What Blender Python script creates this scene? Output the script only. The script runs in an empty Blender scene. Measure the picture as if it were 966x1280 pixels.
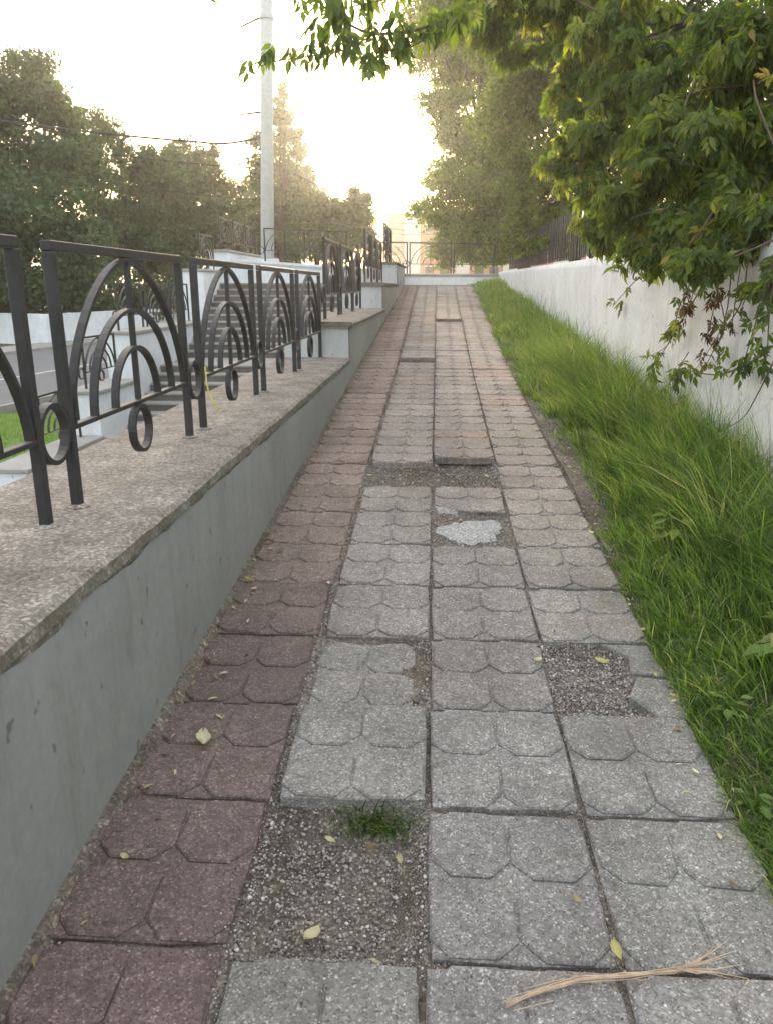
import bpy, bmesh, math, random
import numpy as np
from mathutils import Vector, Matrix, Euler
R = math.radians
rng = np.random.default_rng(7)
random.seed(7)
sc = bpy.context.scene
C = sc.collection

# ------------------------------------------------------------------ camera
HC = 1.62
PITCH, YAW, FPX = math.atan(282 / 964), R(3.53), 964.0
cam_d = bpy.data.cameras.new("camera"); cam = bpy.data.objects.new("camera", cam_d); C.objects.link(cam)
cam.location = (0, 0, HC); cam.rotation_euler = (R(90) - PITCH, 0, YAW)
cam_d.sensor_fit = 'VERTICAL'; cam_d.sensor_height = 36; cam_d.lens = 36 * FPX / 1280
cam_d.clip_start = 0.05; cam_d.clip_end = 2000
sc.camera = cam
# ------------------------------------------------------------------ sky, sun, exposure
SUN_EL, SUN_AZ = R(6.2), R(-5.3)
w = bpy.data.worlds.new("World"); sc.world = w; w.use_nodes = True
wn = w.node_tree; wn.nodes.clear()
sky = wn.nodes.new("ShaderNodeTexSky"); sky.sky_type = 'NISHITA'; sky.sun_disc = False
sky.sun_elevation = SUN_EL; sky.sun_rotation = SUN_AZ
sky.air_density = 1.0; sky.dust_density = 4.0; sky.ozone_density = 0.6
veil = wn.nodes.new("ShaderNodeMix"); veil.data_type = 'RGBA'; veil.inputs[0].default_value = 0.45
veil.inputs[7].default_value = (7.6, 7.75, 7.9, 1)      # thin high cloud, the same all over the sky
bg = wn.nodes.new("ShaderNodeBackground"); bg.inputs[1].default_value = 0.15
wo = wn.nodes.new("ShaderNodeOutputWorld")
wn.links.new(sky.outputs[0], veil.inputs[6]); wn.links.new(veil.outputs[2], bg.inputs[0]); wn.links.new(bg.outputs[0], wo.inputs[0])
sun_d = bpy.data.lights.new("sun", 'SUN'); sun_d.energy = 4.2; sun_d.angle = R(3); sun_d.color = (1.0, 0.80, 0.53)
sun = bpy.data.objects.new("sun", sun_d); C.objects.link(sun)
sdir = Vector((math.sin(SUN_AZ) * math.cos(SUN_EL), math.cos(SUN_AZ) * math.cos(SUN_EL), math.sin(SUN_EL)))
sun.rotation_euler = sdir.to_track_quat('Z', 'Y').to_euler()
vs = sc.view_settings; vs.view_transform = 'Standard'; vs.look = 'None'; vs.exposure = 1.5; vs.gamma = 1.0
sc.cycles.use_denoising = True
sc.cycles.max_bounces = 8; sc.cycles.transparent_max_bounces = 8
sc.cycles.diffuse_bounces = 4; sc.cycles.volume_bounces = 1

# ------------------------------------------------------------------ measuring helpers (pixel of the photo + depth -> place)
_hd = Vector((-math.sin(YAW), math.cos(YAW), 0)); _rt = Vector((math.cos(YAW), math.sin(YAW), 0)); _z = Vector((0, 0, 1))
_fw = _hd * math.cos(PITCH) - _z * math.sin(PITCH); _up = _hd * math.sin(PITCH) + _z * math.cos(PITCH)
_C = Vector((0, 0, HC)); SL = 0.068
def ray(x, y): return _fw + _rt * ((x - 483) / FPX) - _up * ((y - 640) / FPX)
def at(x, y, d): return _C + ray(x, y) * d
def at_ramp(x, y):
    r = ray(x, y); return _C + r * (HC / (SL * r.y - r.z))
def at_x(x, y, X):
    r = ray(x, y); return _C + r * (X / r.x)
def zr(y): return SL * y

# ------------------------------------------------------------------ materials
class NT:
    def __init__(s, name):
        s.m = bpy.data.materials.new(name); s.m.use_nodes = True; s.t = s.m.node_tree; s.t.nodes.clear()
        s.out = s.n("ShaderNodeOutputMaterial"); s.b = s.n("ShaderNodeBsdfPrincipled")
        s.l(s.b.outputs[0], s.out.inputs[0])
    def n(s, t, **k):
        o = s.t.nodes.new(t)
        for a, v in k.items(): setattr(o, a, v)
        return o
    def l(s, a, b): s.t.links.new(a, b)
    def pos(s, scale=(1, 1, 1)):
        g = s.n("ShaderNodeNewGeometry"); m = s.n("ShaderNodeMapping"); m.inputs[3].default_value = scale
        s.l(g.outputs['Position'], m.inputs[0]); return m.outputs[0]
    def noise(s, vec, scale, detail=4, rough=.6):
        o = s.n("ShaderNodeTexNoise"); o.inputs['Scale'].default_value = scale; o.inputs['Detail'].default_value = detail; o.inputs['Roughness'].default_value = rough
        s.l(vec, o.inputs['Vector']); return o.outputs[0]
    def voro(s, vec, scale, feature='F1', out=0):
        o = s.n("ShaderNodeTexVoronoi"); o.feature = feature; o.inputs['Scale'].default_value = scale
        s.l(vec, o.inputs['Vector']); return o.outputs[out]
    def ramp(s, fac, stops):
        o = s.n("ShaderNodeValToRGB"); e = o.color_ramp.elements
        while len(e) < len(stops): e.new(.5)
        for i, (p, c) in enumerate(stops): e[i].position = p; e[i].color = (c if len(c) == 4 else (*c, 1)) if isinstance(c, tuple) else (c, c, c, 1)
        s.l(fac, o.inputs[0]); return o.outputs[0]
    def mix(s, fac, a, b, mode='MIX'):
        o = s.n("ShaderNodeMix"); o.data_type = 'RGBA'; o.blend_type = mode
        for i, v in ((0, fac), (6, a), (7, b)):
            if hasattr(v, 'is_output'): s.l(v, o.inputs[i])
            elif i == 0: o.inputs[0].default_value = v
            else: o.inputs[i].default_value = (*v, 1) if len(v) == 3 else v
        return o.outputs[2]
    def math(s, op, a, b=0.0):
        o = s.n("ShaderNodeMath"); o.operation = op
        for i, v in ((0, a), (1, b)):
            if hasattr(v, 'is_output'): s.l(v, o.inputs[i])
            else: o.inputs[i].default_value = v
        return o.outputs[0]
    def bump(s, h, strength=.4, dist=.01):
        o = s.n("ShaderNodeBump"); o.inputs['Strength'].default_value = strength; o.inputs['Distance'].default_value = dist
        s.l(h, o.inputs['Height']); s.l(o.outputs[0], s.b.inputs['Normal'])
    def col(s, c):
        if hasattr(c, 'is_output'): s.l(c, s.b.inputs['Base Color'])
        else: s.b.inputs['Base Color'].default_value = (*c, 1)
    def rough(s, v):
        if hasattr(v, 'is_output'): s.l(v, s.b.inputs['Roughness'])
        else: s.b.inputs['Roughness'].default_value = v
M = {}
def mat_slab(name, emb):
    m = NT(name); p = m.pos()
    oi = m.n("ShaderNodeObjectInfo")
    big = m.noise(p, 3.2, 5); mid = m.noise(p, 22, 4); sp = m.noise(p, 230, 2, .7)
    g = m.voro(p, 210, out=1)                     # aggregate grains
    gs = m.n("ShaderNodeSeparateColor"); m.l(g, gs.inputs[0])
    base = m.mix(1.0, oi.outputs['Color'], m.ramp(big, [(.25, .72), (.75, 1.22)]), 'MULTIPLY')
    base = m.mix(1.0, base, m.ramp(mid, [(.3, .84), (.7, 1.12)]), 'MULTIPLY')
    base = m.mix(1.0, base, m.ramp(gs.outputs[0], [(.0, .52), (.2, .86), (.75, 1.05), (.9, 1.28), (1, 2.1)]), 'MULTIPLY')
    g2 = m.voro(p, 95, out=1); gs2 = m.n("ShaderNodeSeparateColor"); m.l(g2, gs2.inputs[0]); base = m.mix(1.0, base, m.ramp(gs2.outputs[0], [(0, .78), (.3, .97), (.85, 1.04), (1, 1.4)]), 'MULTIPLY')
    st = m.noise(m.pos((1, .6, 1)), 1.7, 6, .7)
    base = m.mix(m.ramp(st, [(.52, 0), (.74, .55)]), base, (.085, .075, .065))
    m.col(base); m.rough(.78)
    m.b.inputs['Specular IOR Level'].default_value = .35
    h = m.mix(.5, gs.outputs[1], sp); m.bump(h, .55, .004)
    return m.m
M['slab'] = mat_slab('speckled_concrete', 0)
def mat_soil():
    m = NT('soil'); p = m.pos()
    a = m.noise(p, 2.5, 6); b = m.noise(p, 40, 5, .7); g = m.voro(p, 130, out=1)
    gs = m.n("ShaderNodeSeparateColor"); m.l(g, gs.inputs[0])
    c = m.mix(m.ramp(a, [(.35, 0), (.65, 1)]), (.092, .072, .056), (.195, .168, .14))
    c = m.mix(1.0, c, m.ramp(b, [(.3, .55), (.7, 1.35)]), 'MULTIPLY')
    c = m.mix(1.0, c, m.ramp(gs.outputs[0], [(0, .6), (.8, 1.1), (1, 1.9)]), 'MULTIPLY')
    m.col(c); m.rough(.95); m.bump(m.mix(.5, b, gs.outputs[0]), .8, .012); return m.m
M['soil'] = mat_soil()
def mat_pebble():
    m = NT('pebble'); a = m.n("ShaderNodeAttribute", attribute_name='tint')
    c = m.ramp(a.outputs['Fac'], [(0, (.09, .08, .07)), (.35, (.23, .205, .18)), (.7, (.36, .33, .305)), (.9, (.40, .35, .33)), (1, (.62, .60, .57))])
    p = m.pos(); c = m.mix(1.0, c, m.ramp(m.noise(p, 300, 3), [(.3, .7), (.7, 1.25)]), 'MULTIPLY')
    m.col(c); m.rough(.85); return m.m
M['pebble'] = mat_pebble()
def mat_coping():
    m = NT('coping_concrete'); p = m.pos()
    a = m.noise(p, 5, 6, .65); b = m.noise(p, 55, 6, .75); g = m.voro(p, 120, out=1); d = m.noise(m.pos((1, .5, 1)), 1.5, 5)
    gs = m.n("ShaderNodeSeparateColor"); m.l(g, gs.inputs[0])
    c = m.mix(m.ramp(a, [(.35, 0), (.68, 1)]), (.175, .146, .122), (.32, .285, .252))
    c = m.mix(1.0, c, m.ramp(b, [(.28, .45), (.5, .95), (.75, 1.5)]), 'MULTIPLY')
    c = m.mix(1.0, c, m.ramp(gs.outputs[0], [(0, .6), (.7, 1.05), (1, 1.6)]), 'MULTIPLY')
    c = m.mix(m.ramp(m.noise(p, 9, 5, .7), [(.6, 0), (.78, .7)]), c, (.46, .42, .38))
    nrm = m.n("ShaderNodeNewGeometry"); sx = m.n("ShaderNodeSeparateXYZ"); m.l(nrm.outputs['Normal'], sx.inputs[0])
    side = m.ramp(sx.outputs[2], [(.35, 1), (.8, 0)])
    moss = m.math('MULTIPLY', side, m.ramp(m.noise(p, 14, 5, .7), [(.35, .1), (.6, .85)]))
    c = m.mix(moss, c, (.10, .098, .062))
    c = m.mix(m.ramp(m.noise(p, 3.1, 3), [(.66, 0), (.75, .35)]), c, (.42, .28, .09))
    m.col(c); m.rough(.93); m.bump(m.mix(.5, b, gs.outputs[1]), .8, .008); return m.m
M['coping'] = mat_coping()
def mat_paint(name, col, dirt, cracks=0, rough=.7, drip=.35):
    m = NT(name); p = m.pos()
    a = m.noise(p, 1.6, 6, .6); b = m.noise(p, 30, 5, .7); v = m.noise(m.pos((2.5, 2.5, .35)), 5, 6, .7)
    c = m.mix(m.ramp(a, [(.3, 0), (.75, 1)]), tuple(x * .84 for x in col), tuple(x * 1.1 for x in col))
    c = m.mix(m.ramp(v, [(.50, 0), (.78, drip)]), c, dirt)
    c = m.mix(1.0, c, m.ramp(b, [(.3, .9), (.7, 1.07)]), 'MULTIPLY')
    sp = m.noise(m.pos((1, 1, .8)), 16, 2, .5)
    c = m.mix(m.ramp(sp, [(.69, 0), (.73, .6)]), c, tuple(x * .45 for x in dirt))
    h = m.mix(.3, a, b)
    if cracks:
        wv = m.n("ShaderNodeMix"); wv.data_type = 'VECTOR'; wv.inputs[0].default_value = .12
        nz = m.n("ShaderNodeTexNoise"); nz.inputs['Scale'].default_value = 4; nz.inputs['Detail'].default_value = 5; m.l(p, nz.inputs['Vector'])
        m.l(p, wv.inputs[4]); m.l(nz.outputs[1], wv.inputs[5])
        e = m.voro(wv.outputs[1], cracks, 'DISTANCE_TO_EDGE')
        mask = m.ramp(m.noise(p, 1.3, 2), [(.45, 0), (.55, 1)])
        k = m.math('MULTIPLY', m.ramp(e, [(.0018 * cracks, 1), (.0055 * cracks, 0)]), mask)
        c = m.mix(m.math('MULTIPLY', k, .6), c, (.10, .095, .085))
        h = m.mix(k, h, (0, 0, 0))
    m.col(c); m.rough(rough); m.bump(h, .35, .012); return m.m
M['wall_grey'] = mat_paint('grey_green_paint', (.262, .268, .252), (.16, .145, .125), rough=.72, drip=.6)
M['wall_pale'] = mat_paint('pale_plaster', (.50, .52, .52), (.30, .27, .23), cracks=2.6)
M['wall_white'] = mat_paint('white_lime_plaster', (.72, .715, .71), (.42, .385, .34), cracks=.7, rough=.85, drip=.5)
M['far_white'] = mat_paint('white_wall_paint', (.72, .76, .80), (.5, .5, .5), rough=.8)
M['step'] = mat_paint('worn_step_concrete', (.30, .285, .265), (.13, .115, .10), rough=.9)
M['riser'] = mat_paint('stained_shaded_riser', (.15, .138, .125), (.05, .045, .04), rough=.95)  # shade of the riser faces is put into the stained concrete's colour
M['asphalt'] = mat_paint('asphalt', (.16, .16, .165), (.11, .11, .11), rough=.9)
M['paving_far'] = mat_paint('pavement_concrete', (.32, .30, .28), (.2, .18, .16), rough=.9)
M['line'] = mat_paint('road_paint', (.55, .55, .53), (.3, .3, .3), rough=.8)
def mat_metal():
    m = NT('black_iron_paint'); p = m.pos()
    a = m.noise(p, 9, 5, .7); b = m.noise(p, 90, 4, .7)
    c = m.mix(m.ramp(a, [(.35, 0), (.75, 1)]), (.014, .014, .016), (.036, .034, .033))
    nrm = m.n("ShaderNodeNewGeometry"); sx = m.n("ShaderNodeSeparateXYZ"); m.l(nrm.outputs['Normal'], sx.inputs[0])
    c = m.mix(m.math('MULTIPLY', m.ramp(sx.outputs[2], [(.6, 0), (.95, 1)]), m.ramp(b, [(.3, .25), (.6, .75)])), c, (.17, .15, .13))   # dust lying on top faces
    c = m.mix(m.ramp(m.noise(p, 13, 6, .75), [(.66, 0), (.74, .7)]), c, (.085, .045, .022))
    m.col(c); m.rough(m.ramp(b, [(.3, .42), (.7, .62)])); m.bump(b, .25, .002); return m.m
M['iron'] = mat_metal()
def mat_leaf(name, stops, trans=.45, rough=.5):
    m = NT(name); a = m.n("ShaderNodeAttribute", attribute_name='tint')
    c = m.ramp(a.outputs['Fac'], stops); m.col(c); m.rough(rough); m.b.inputs['Specular IOR Level'].default_value = .4
    t = m.n("ShaderNodeBsdfTranslucent"); tc = m.mix(1.0, c, (1.65, 1.7, .8), 'MULTIPLY'); m.l(tc, t.inputs[0])
    mx = m.n("ShaderNodeMixShader"); mx.inputs[0].default_value = trans
    m.l(m.b.outputs[0], mx.inputs[1]); m.l(t.outputs[0], mx.inputs[2]); m.l(mx.outputs[0], m.out.inputs[0]); return m.m
M['leaf_near'] = mat_leaf('overhang_leaf', [(0, (.040, .068, .018)), (.4, (.085, .130, .028)), (.75, (.16, .195, .034)), (.93, (.30, .31, .055)), (1, (.32, .24, .05))], .55)
M['leaf_mid'] = mat_leaf('bush_leaf', [(0, (.045, .072, .022)), (.5, (.095, .135, .036)), (1, (.18, .21, .05))], .5)
M['leaf_far'] = mat_leaf('tree_leaf', [(0, (.030, .056, .024)), (.5, (.058, .096, .038)), (1, (.105, .145, .055))], .35)
M['leaf_dry'] = mat_leaf('withered_leaf', [(0, (.05, .028, .018)), (.6, (.12, .07, .045)), (1, (.20, .14, .08))], .25, .8)
M['leaf_pale'] = mat_leaf('fallen_pale_leaf', [(0, (.45, .37, .12)), (.5, (.56, .52, .31)), (1, (.64, .62, .46))], .25, .7)
M['leaf_litter'] = mat_leaf('leaf_litter', [(0, (.10, .06, .035)), (.4, (.26, .19, .11)), (1, (.55, .50, .33))], .15, .85)
M['grass'] = mat_leaf('grass_blade', [(0, (.042, .085, .020)), (.45, (.105, .185, .042)), (.85, (.185, .275, .068)), (.97, (.28, .29, .13)), (1, (.46, .41, .25))], .45, .5)
M['lawn'] = mat_leaf('lawn_blade', [(0, (.10, .19, .03)), (1, (.22, .33, .05))], .4, .6)
def mat_bark():
    m = NT('bark'); p = m.pos((6, 6, 1)); a = m.noise(p, 6, 6, .7)
    m.col(m.ramp(a, [(.3, (.035, .028, .022)), (.7, (.105, .085, .066))])); m.rough(.95); m.bump(a, .8, .03); return m.m
M['bark'] = mat_bark()
def plain(name, c, rough=.7, n=.12, metal=0):
    m = NT(name); a = m.noise(m.pos(), 14, 5)
    m.col(m.mix(m.ramp(a, [(.3, 0), (.7, 1)]), tuple(x * (1 - n) for x in c), tuple(x * (1 + n) for x in c))); m.rough(rough); m.b.inputs['Metallic'].default_value = metal; return m.m
M['twig'] = plain('twig', (.12, .085, .055), .9, .3)
M['straw'] = plain('dry_straw', (.44, .33, .235), .8, .35)
M['pole'] = plain('pale_pole_paint', (.52, .55, .55), .6)
M['wire'] = plain('cable_sheath', (.03, .03, .03), .7)
M['ribbon'] = plain('yellow_plastic', (.62, .50, .10), .5)
M['brick'] = plain('salmon_panel', (.40, .18, .11), .9)
M['trim'] = plain('pale_panel', (.55, .52, .48), .9)
M['glass'] = plain('window_glass', (.05, .055, .06), .15)
M['lawn_soil'] = plain('lawn_ground', (.11, .18, .035), .95, .4)
M['ground'] = plain('park_ground', (.07, .09, .035), .95, .3)
M['patch'] = mat_paint('cement_patch', (.36, .345, .325), (.22, .2, .18), rough=.95)

# ------------------------------------------------------------------ mesh helpers
def mesh_np(name, V, F, mat, tint=None, smooth=False):
    V = np.asarray(V, np.float32); F = np.asarray(F, np.int32); k = F.shape[1]
    me = bpy.data.meshes.new(name); me.vertices.add(len(V)); me.vertices.foreach_set('co', V.ravel())
    me.loops.add(F.size); me.loops.foreach_set('vertex_index', F.ravel())
    me.polygons.add(len(F)); me.polygons.foreach_set('loop_start', np.arange(0, F.size, k, dtype=np.int32))
    if tint is not None:
        a = me.attributes.new('tint', 'FLOAT', 'POINT'); a.data.foreach_set('value', np.asarray(tint, np.float32))
    me.materials.append(mat); me.update(calc_edges=True); me.validate()
    if smooth: me.polygons.foreach_set('use_smooth', np.ones(len(F), bool))
    return me
class G:
    def __init__(s): s.v = []; s.f = []
    def add(s, vs, fs):
        o = len(s.v); s.v += [tuple(x) for x in vs]; s.f += [tuple(i + o for i in f) for f in fs]; return s
    def box(s, x0, x1, y0, y1, z0, z1):
        return s.add([(x0, y0, z0), (x1, y0, z0), (x1, y1, z0), (x0, y1, z0), (x0, y0, z1), (x1, y0, z1), (x1, y1, z1), (x0, y1, z1)],
                     [(3, 2, 1, 0), (4, 5, 6, 7), (0, 1, 5, 4), (1, 2, 6, 5), (2, 3, 7, 6), (3, 0, 4, 7)])
    def prism(s, poly, z0, z1, inset=0, drop=0):
        """poly: ccw xy points; z0/z1 numbers or functions of (x, y)"""
        n = len(poly); f0 = z0 if callable(z0) else (lambda x, y: z0); f1 = z1 if callable(z1) else (lambda x, y: z1)
        b = [(x, y, f0(x, y)) for x, y in poly]
        if inset:
            cx = sum(p[0] for p in poly) / n; cy = sum(p[1] for p in poly) / n
            m_ = [(x, y, f1(x, y) - drop) for x, y in poly]
            t = []
            for x, y in poly:
                d = math.hypot(x - cx, y - cy); k = (d - inset) / d; X, Y = cx + (x - cx) * k, cy + (y - cy) * k; t.append((X, Y, f1(X, Y)))
            vs = b + m_ + t
            fs = [tuple(reversed(range(n))), tuple(range(2 * n, 3 * n))]
            for i in range(n):
                j = (i + 1) % n; fs += [(i, j, n + j, n + i), (n + i, n + j, 2 * n + j, 2 * n + i)]
        else:
            vs = b + [(x, y, f1(x, y)) for x, y in poly]
            fs = [tuple(reversed(range(n))), tuple(range(n, 2 * n))] + [(i, (i + 1) % n, n + (i + 1) % n, n + i) for i in range(n)]
        return s.add(vs, fs)
    def tube(s, pts, rad, n=6, cap=True):
        pts = [Vector(p) for p in pts]; k = len(pts); rs = rad if hasattr(rad, '__len__') else [rad] * k
        vs = []; pu = None
        for i, p in enumerate(pts):
            d = (pts[min(i + 1, k - 1)] - pts[max(i - 1, 0)]).normalized()
            if pu is None: u = d.orthogonal().normalized()
            else:
                u = pu - d * pu.dot(d); u = u.normalized() if u.length > 1e-6 else d.orthogonal().normalized()
            pu = u; v = d.cross(u)
            for a in range(n):
                t = 2 * math.pi * a / n; vs.append(p + (u * math.cos(t) + v * math.sin(t)) * rs[i])
        fs = [(i * n + a, i * n + (a + 1) % n, (i + 1) * n + (a + 1) % n, (i + 1) * n + a) for i in range(k - 1) for a in range(n)]
        if cap: fs += [tuple(reversed(range(n))), tuple((k - 1) * n + a for a in range(n))]
        return s.add(vs, fs)
    def strip(s, pts, wx, t, closed=False):
        """flat bar swept along pts in the local YZ plane; wx = width across X, t = thickness"""
        k = len(pts); vs = []
        for i in range(k):
            a = pts[(i - 1) % k] if (closed or i > 0) else pts[i]; b = pts[(i + 1) % k] if (closed or i < k - 1) else pts[i]
            dy, dz = b[0] - a[0], b[1] - a[1]; L = math.hypot(dy, dz) or 1; ny, nz = -dz / L * t / 2, dy / L * t / 2
            y, z = pts[i]
            vs += [(-wx / 2, y + ny, z + nz), (wx / 2, y + ny, z + nz), (wx / 2, y - ny, z - nz), (-wx / 2, y - ny, z - nz)]
        m_ = k if closed else k - 1; fs = []
        for i in range(m_):
            j = (i + 1) % k
            for a in range(4): fs.append((i * 4 + a, i * 4 + (a + 1) % 4, j * 4 + (a + 1) % 4, j * 4 + a))
        if not closed: fs += [(3, 2, 1, 0), tuple((k - 1) * 4 + a for a in range(4))]
        return s.add(vs, fs)
    def mesh(s, name, mat, bevel=0, smooth=False, off=None, segs=1):
        me = bpy.data.meshes.new(name)
        v = s.v if off is None else [(x - off[0], y - off[1], z - off[2]) for x, y, z in s.v]
        me.from_pydata(v, [], s.f); me.materials.append(mat)
        bm = bmesh.new(); bm.from_mesh(me); bmesh.ops.recalc_face_normals(bm, faces=bm.faces)
        if bevel:
            es = [e for e in bm.edges if len(e.link_faces) == 2 and e.calc_face_angle(0) > .6]
            bmesh.ops.bevel(bm, geom=es, offset=bevel, segments=segs, affect='EDGES', clamp_overlap=True)
        bm.to_mesh(me); bm.free()
        if smooth:
            me.polygons.foreach_set('use_smooth', np.ones(len(me.polygons), bool))
        return me
def obj(name, me, parent=None, loc=(0, 0, 0), rot=(0, 0, 0)):
    o = bpy.data.objects.new(name, me); C.objects.link(o); o.location = loc; o.rotation_euler = rot
    if parent: o.parent = parent
    return o
def empty(name, loc=(0, 0, 0), rot=(0, 0, 0)):
    o = bpy.data.objects.new(name, None); o.empty_display_size = .2; C.objects.link(o); o.location = loc; o.rotation_euler = rot; return o
def tag(o, label, cat, group=None):
    o['label'] = label; o['category'] = cat
    if group: o['group'] = group
    return o
def kind(o, k, label=None):
    o['kind'] = k
    if label: o['label'] = label
    return o
def copy_tree(o, parent=None):
    c = o.copy(); C.objects.link(c); c.parent = parent
    for ch in o.children: copy_tree(ch, c)
    return c
def grid(name, X, Y, zf, mat, smooth=True):
    X = np.asarray(X); Y = np.asarray(Y); xx, yy = np.meshgrid(X, Y); zz = zf(xx, yy)
    V = np.stack([xx, yy, zz], -1).reshape(-1, 3); nx, ny = len(X), len(Y)
    i, j = np.meshgrid(np.arange(nx - 1), np.arange(ny - 1)); a = (j * nx + i).ravel()
    return mesh_np(name, V, np.stack([a, a + 1, a + nx + 1, a + nx], 1), mat, smooth=smooth)
def vnoise(x, y, f, seed=0):
    """cheap smooth value noise"""
    r = np.random.default_rng(seed).random((64, 64)); x = np.asarray(x) * f; y = np.asarray(y) * f
    xi = np.floor(x).astype(int); yi = np.floor(y).astype(int); fx = x - xi; fy = y - yi; fx = fx * fx * (3 - 2 * fx); fy = fy * fy * (3 - 2 * fy)
    g = lambda a, b: r[a % 64, b % 64]
    return (g(xi, yi) * (1 - fx) + g(xi + 1, yi) * fx) * (1 - fy) + (g(xi, yi + 1) * (1 - fx) + g(xi + 1, yi + 1) * fx) * fy

# ------------------------------------------------------------------ the setting: ground, road, lawn, plateau
kind(obj('ground', grid('ground', np.linspace(-500, 500, 21), np.linspace(-300, 700, 21), lambda x, y: x * 0 - 1.46, M['ground'], False)), 'structure')
RD = Vector((.15, 1)).normalized(); RN = Vector((RD.y, -RD.x))
def band(name, p_near, u0, u1, z0, z1, mat, s0=-60, s1=160):
    """slab along the road direction, u = offset to the right of p_near"""
    q = lambda u, s: (p_near[0] + RN.x * u + RD.x * s, p_near[1] + RN.y * u + RD.y * s)
    g = G().prism([q(u0, s0), q(u1, s0), q(u1, s1), q(u0, s1)], z0, z1)
    return obj(name, g.mesh(name, mat))
PN = (-11.0, 19.0)
kind(band('road', PN, -10.9, 0, -1.6, -1.40, M['asphalt']), 'structure')
k1 = kind(band('kerb', PN, 0, .15, -1.6, -1.28, M['paving_far']), 'structure')
k2 = kind(band('kerb', PN, -11.05, -10.9, -1.6, -1.27, M['paving_far']), 'structure')
kind(band('pavement', PN, -13.4, -11.05, -1.6, -1.285, M['paving_far']), 'structure')
ln = band('lane_line', PN, -4.6, -4.45, -1.41, -1.396, M['line']); kind(ln, 'structure')
kind(band('lawn', PN, .15, 9.2, -1.62, -1.33, M['lawn_soil'], -40, -1.0), 'structure')
# upper level behind the stairs and the end of the ramp, embankment behind the white wall
g = G().box(-6.5, 14, 24.25, 75, -1.6, 1.66); g.box(-6.5, -1.72, 22.4, 24.25, -1.6, 1.69); kind(obj('stair_apron', G().box(-6.6, -1.71, 3.5, 13.74, -1.62, -1.315).mesh('stair_apron', M['paving_far'])), 'structure')
kind(obj('upper_ground', g.mesh('upper_ground', M['paving_far'])), 'structure')
g = G().box(2.2, 40, -6, 26.5, -1.6, 1.35)
kind(obj('embankment', g.mesh('embankment', M['ground'])), 'structure')

# ------------------------------------------------------------------ the ramp: bed, slabs, gravel
PX = .457                                     # column pitch
def spread(y): return 1 + .17 * max(0.0, (y - 10) / 11.5)
ROW0, RP = 1.452, .508
holes = [(-.455, -.012, 1.455, 1.965, .072), (.47, .80, 2.47, 2.965, .046), (.012, .45, 4.03, 4.50, .03), (-.45, -.01, 5.04, 5.42, .04), (.012, .452, 5.04, 5.72, .065), (-.44, -.02, 2.48, 2.97, .034)]
def bed_depth(x, y):
    d = .020 + .006 * vnoise(x, y, 14, 3) + x * 0
    for x0, x1, y0, y1, dep in holes:
        ex = np.minimum(np.clip((x - x0) / .05, 0, 1), np.clip((x1 - x) / .05, 0, 1)); ey = np.minimum(np.clip((y - y0) / .04, 0, 1), np.clip((y1 - y) / .07, 0, 1))
        d = d + (dep - .02) * np.clip(np.minimum(ex, ey), 0, 1) * (.75 + .5 * vnoise(x, y, 9, 5))
    return d
def bed_z(x, y): return SL * y - bed_depth(x, y) + .008 * (vnoise(x, y, 45, 4) - .5)
ys = np.concatenate([np.arange(.3, 6.2, .025), np.arange(6.2, 24.3, .15)])
path = kind(obj('path', grid('path', np.arange(-1.0, 1.2, .025), ys, bed_z, M['soil'])), 'structure')

def octa(cx, cy, hx, hy, c, j=0):
    p = [(cx - hx + c, cy - hy), (cx + hx - c, cy - hy), (cx + hx, cy - hy + c), (cx + hx, cy + hy - c), (cx + hx - c, cy + hy), (cx - hx + c, cy + hy), (cx - hx, cy + hy - c), (cx - hx, cy - hy + c)]
    return [(x + random.uniform(-j, j), y + random.uniform(-j, j)) for x, y in p]
def slab_mesh(w_, l_, seed, keep=(1, 1, 1, 1), clip=None, wear=.002):
    random.seed(seed); g = G(); hw, hl = w_ / 2, l_ / 2
    base = clip or [(-hw, -hl), (hw, -hl), (hw, hl), (-hw, hl)]
    if not clip:
        base = []
        for (ax, ay), (bx_, by) in zip([(-hw, -hl), (hw, -hl), (hw, hl), (-hw, hl)], [(hw, -hl), (hw, hl), (-hw, hl), (-hw, -hl)]):
            for t in (.02, .35, .68): base.append((ax + (bx_ - ax) * t + random.uniform(-.003, .0025), ay + (by - ay) * t + random.uniform(-.003, .0025)))
    g.prism(base, -.055, -.0085, .004, .003)
    qx, qy = hw / 2, hl / 2
    for k, (sx, sy) in enumerate([(-1, -1), (1, -1), (1, 1), (-1, 1)]):
        if keep[k]: g.prism(octa(sx * qx, sy * qy, qx - .0035, qy - .0035, .052 + random.uniform(-.004, .004), wear), -.012, 0 + random.uniform(-.0010, .0010), .006, .0045)
    return g.mesh('paving_slab', M['slab'])
SLAB = [slab_mesh(.444, .494, s, wear=.002 if s < 6 else .006) for s in range(10)]
RA = math.atan(SL)
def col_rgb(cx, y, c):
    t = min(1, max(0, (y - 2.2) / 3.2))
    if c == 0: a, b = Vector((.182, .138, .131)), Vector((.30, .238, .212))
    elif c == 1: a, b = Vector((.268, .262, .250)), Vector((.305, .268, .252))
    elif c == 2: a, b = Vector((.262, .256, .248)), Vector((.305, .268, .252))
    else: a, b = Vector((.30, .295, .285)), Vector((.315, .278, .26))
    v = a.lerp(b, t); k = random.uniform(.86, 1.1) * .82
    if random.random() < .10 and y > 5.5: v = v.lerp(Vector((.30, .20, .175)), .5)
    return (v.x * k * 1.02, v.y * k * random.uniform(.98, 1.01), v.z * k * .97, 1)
slabs = {}
random.seed(21)
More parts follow.
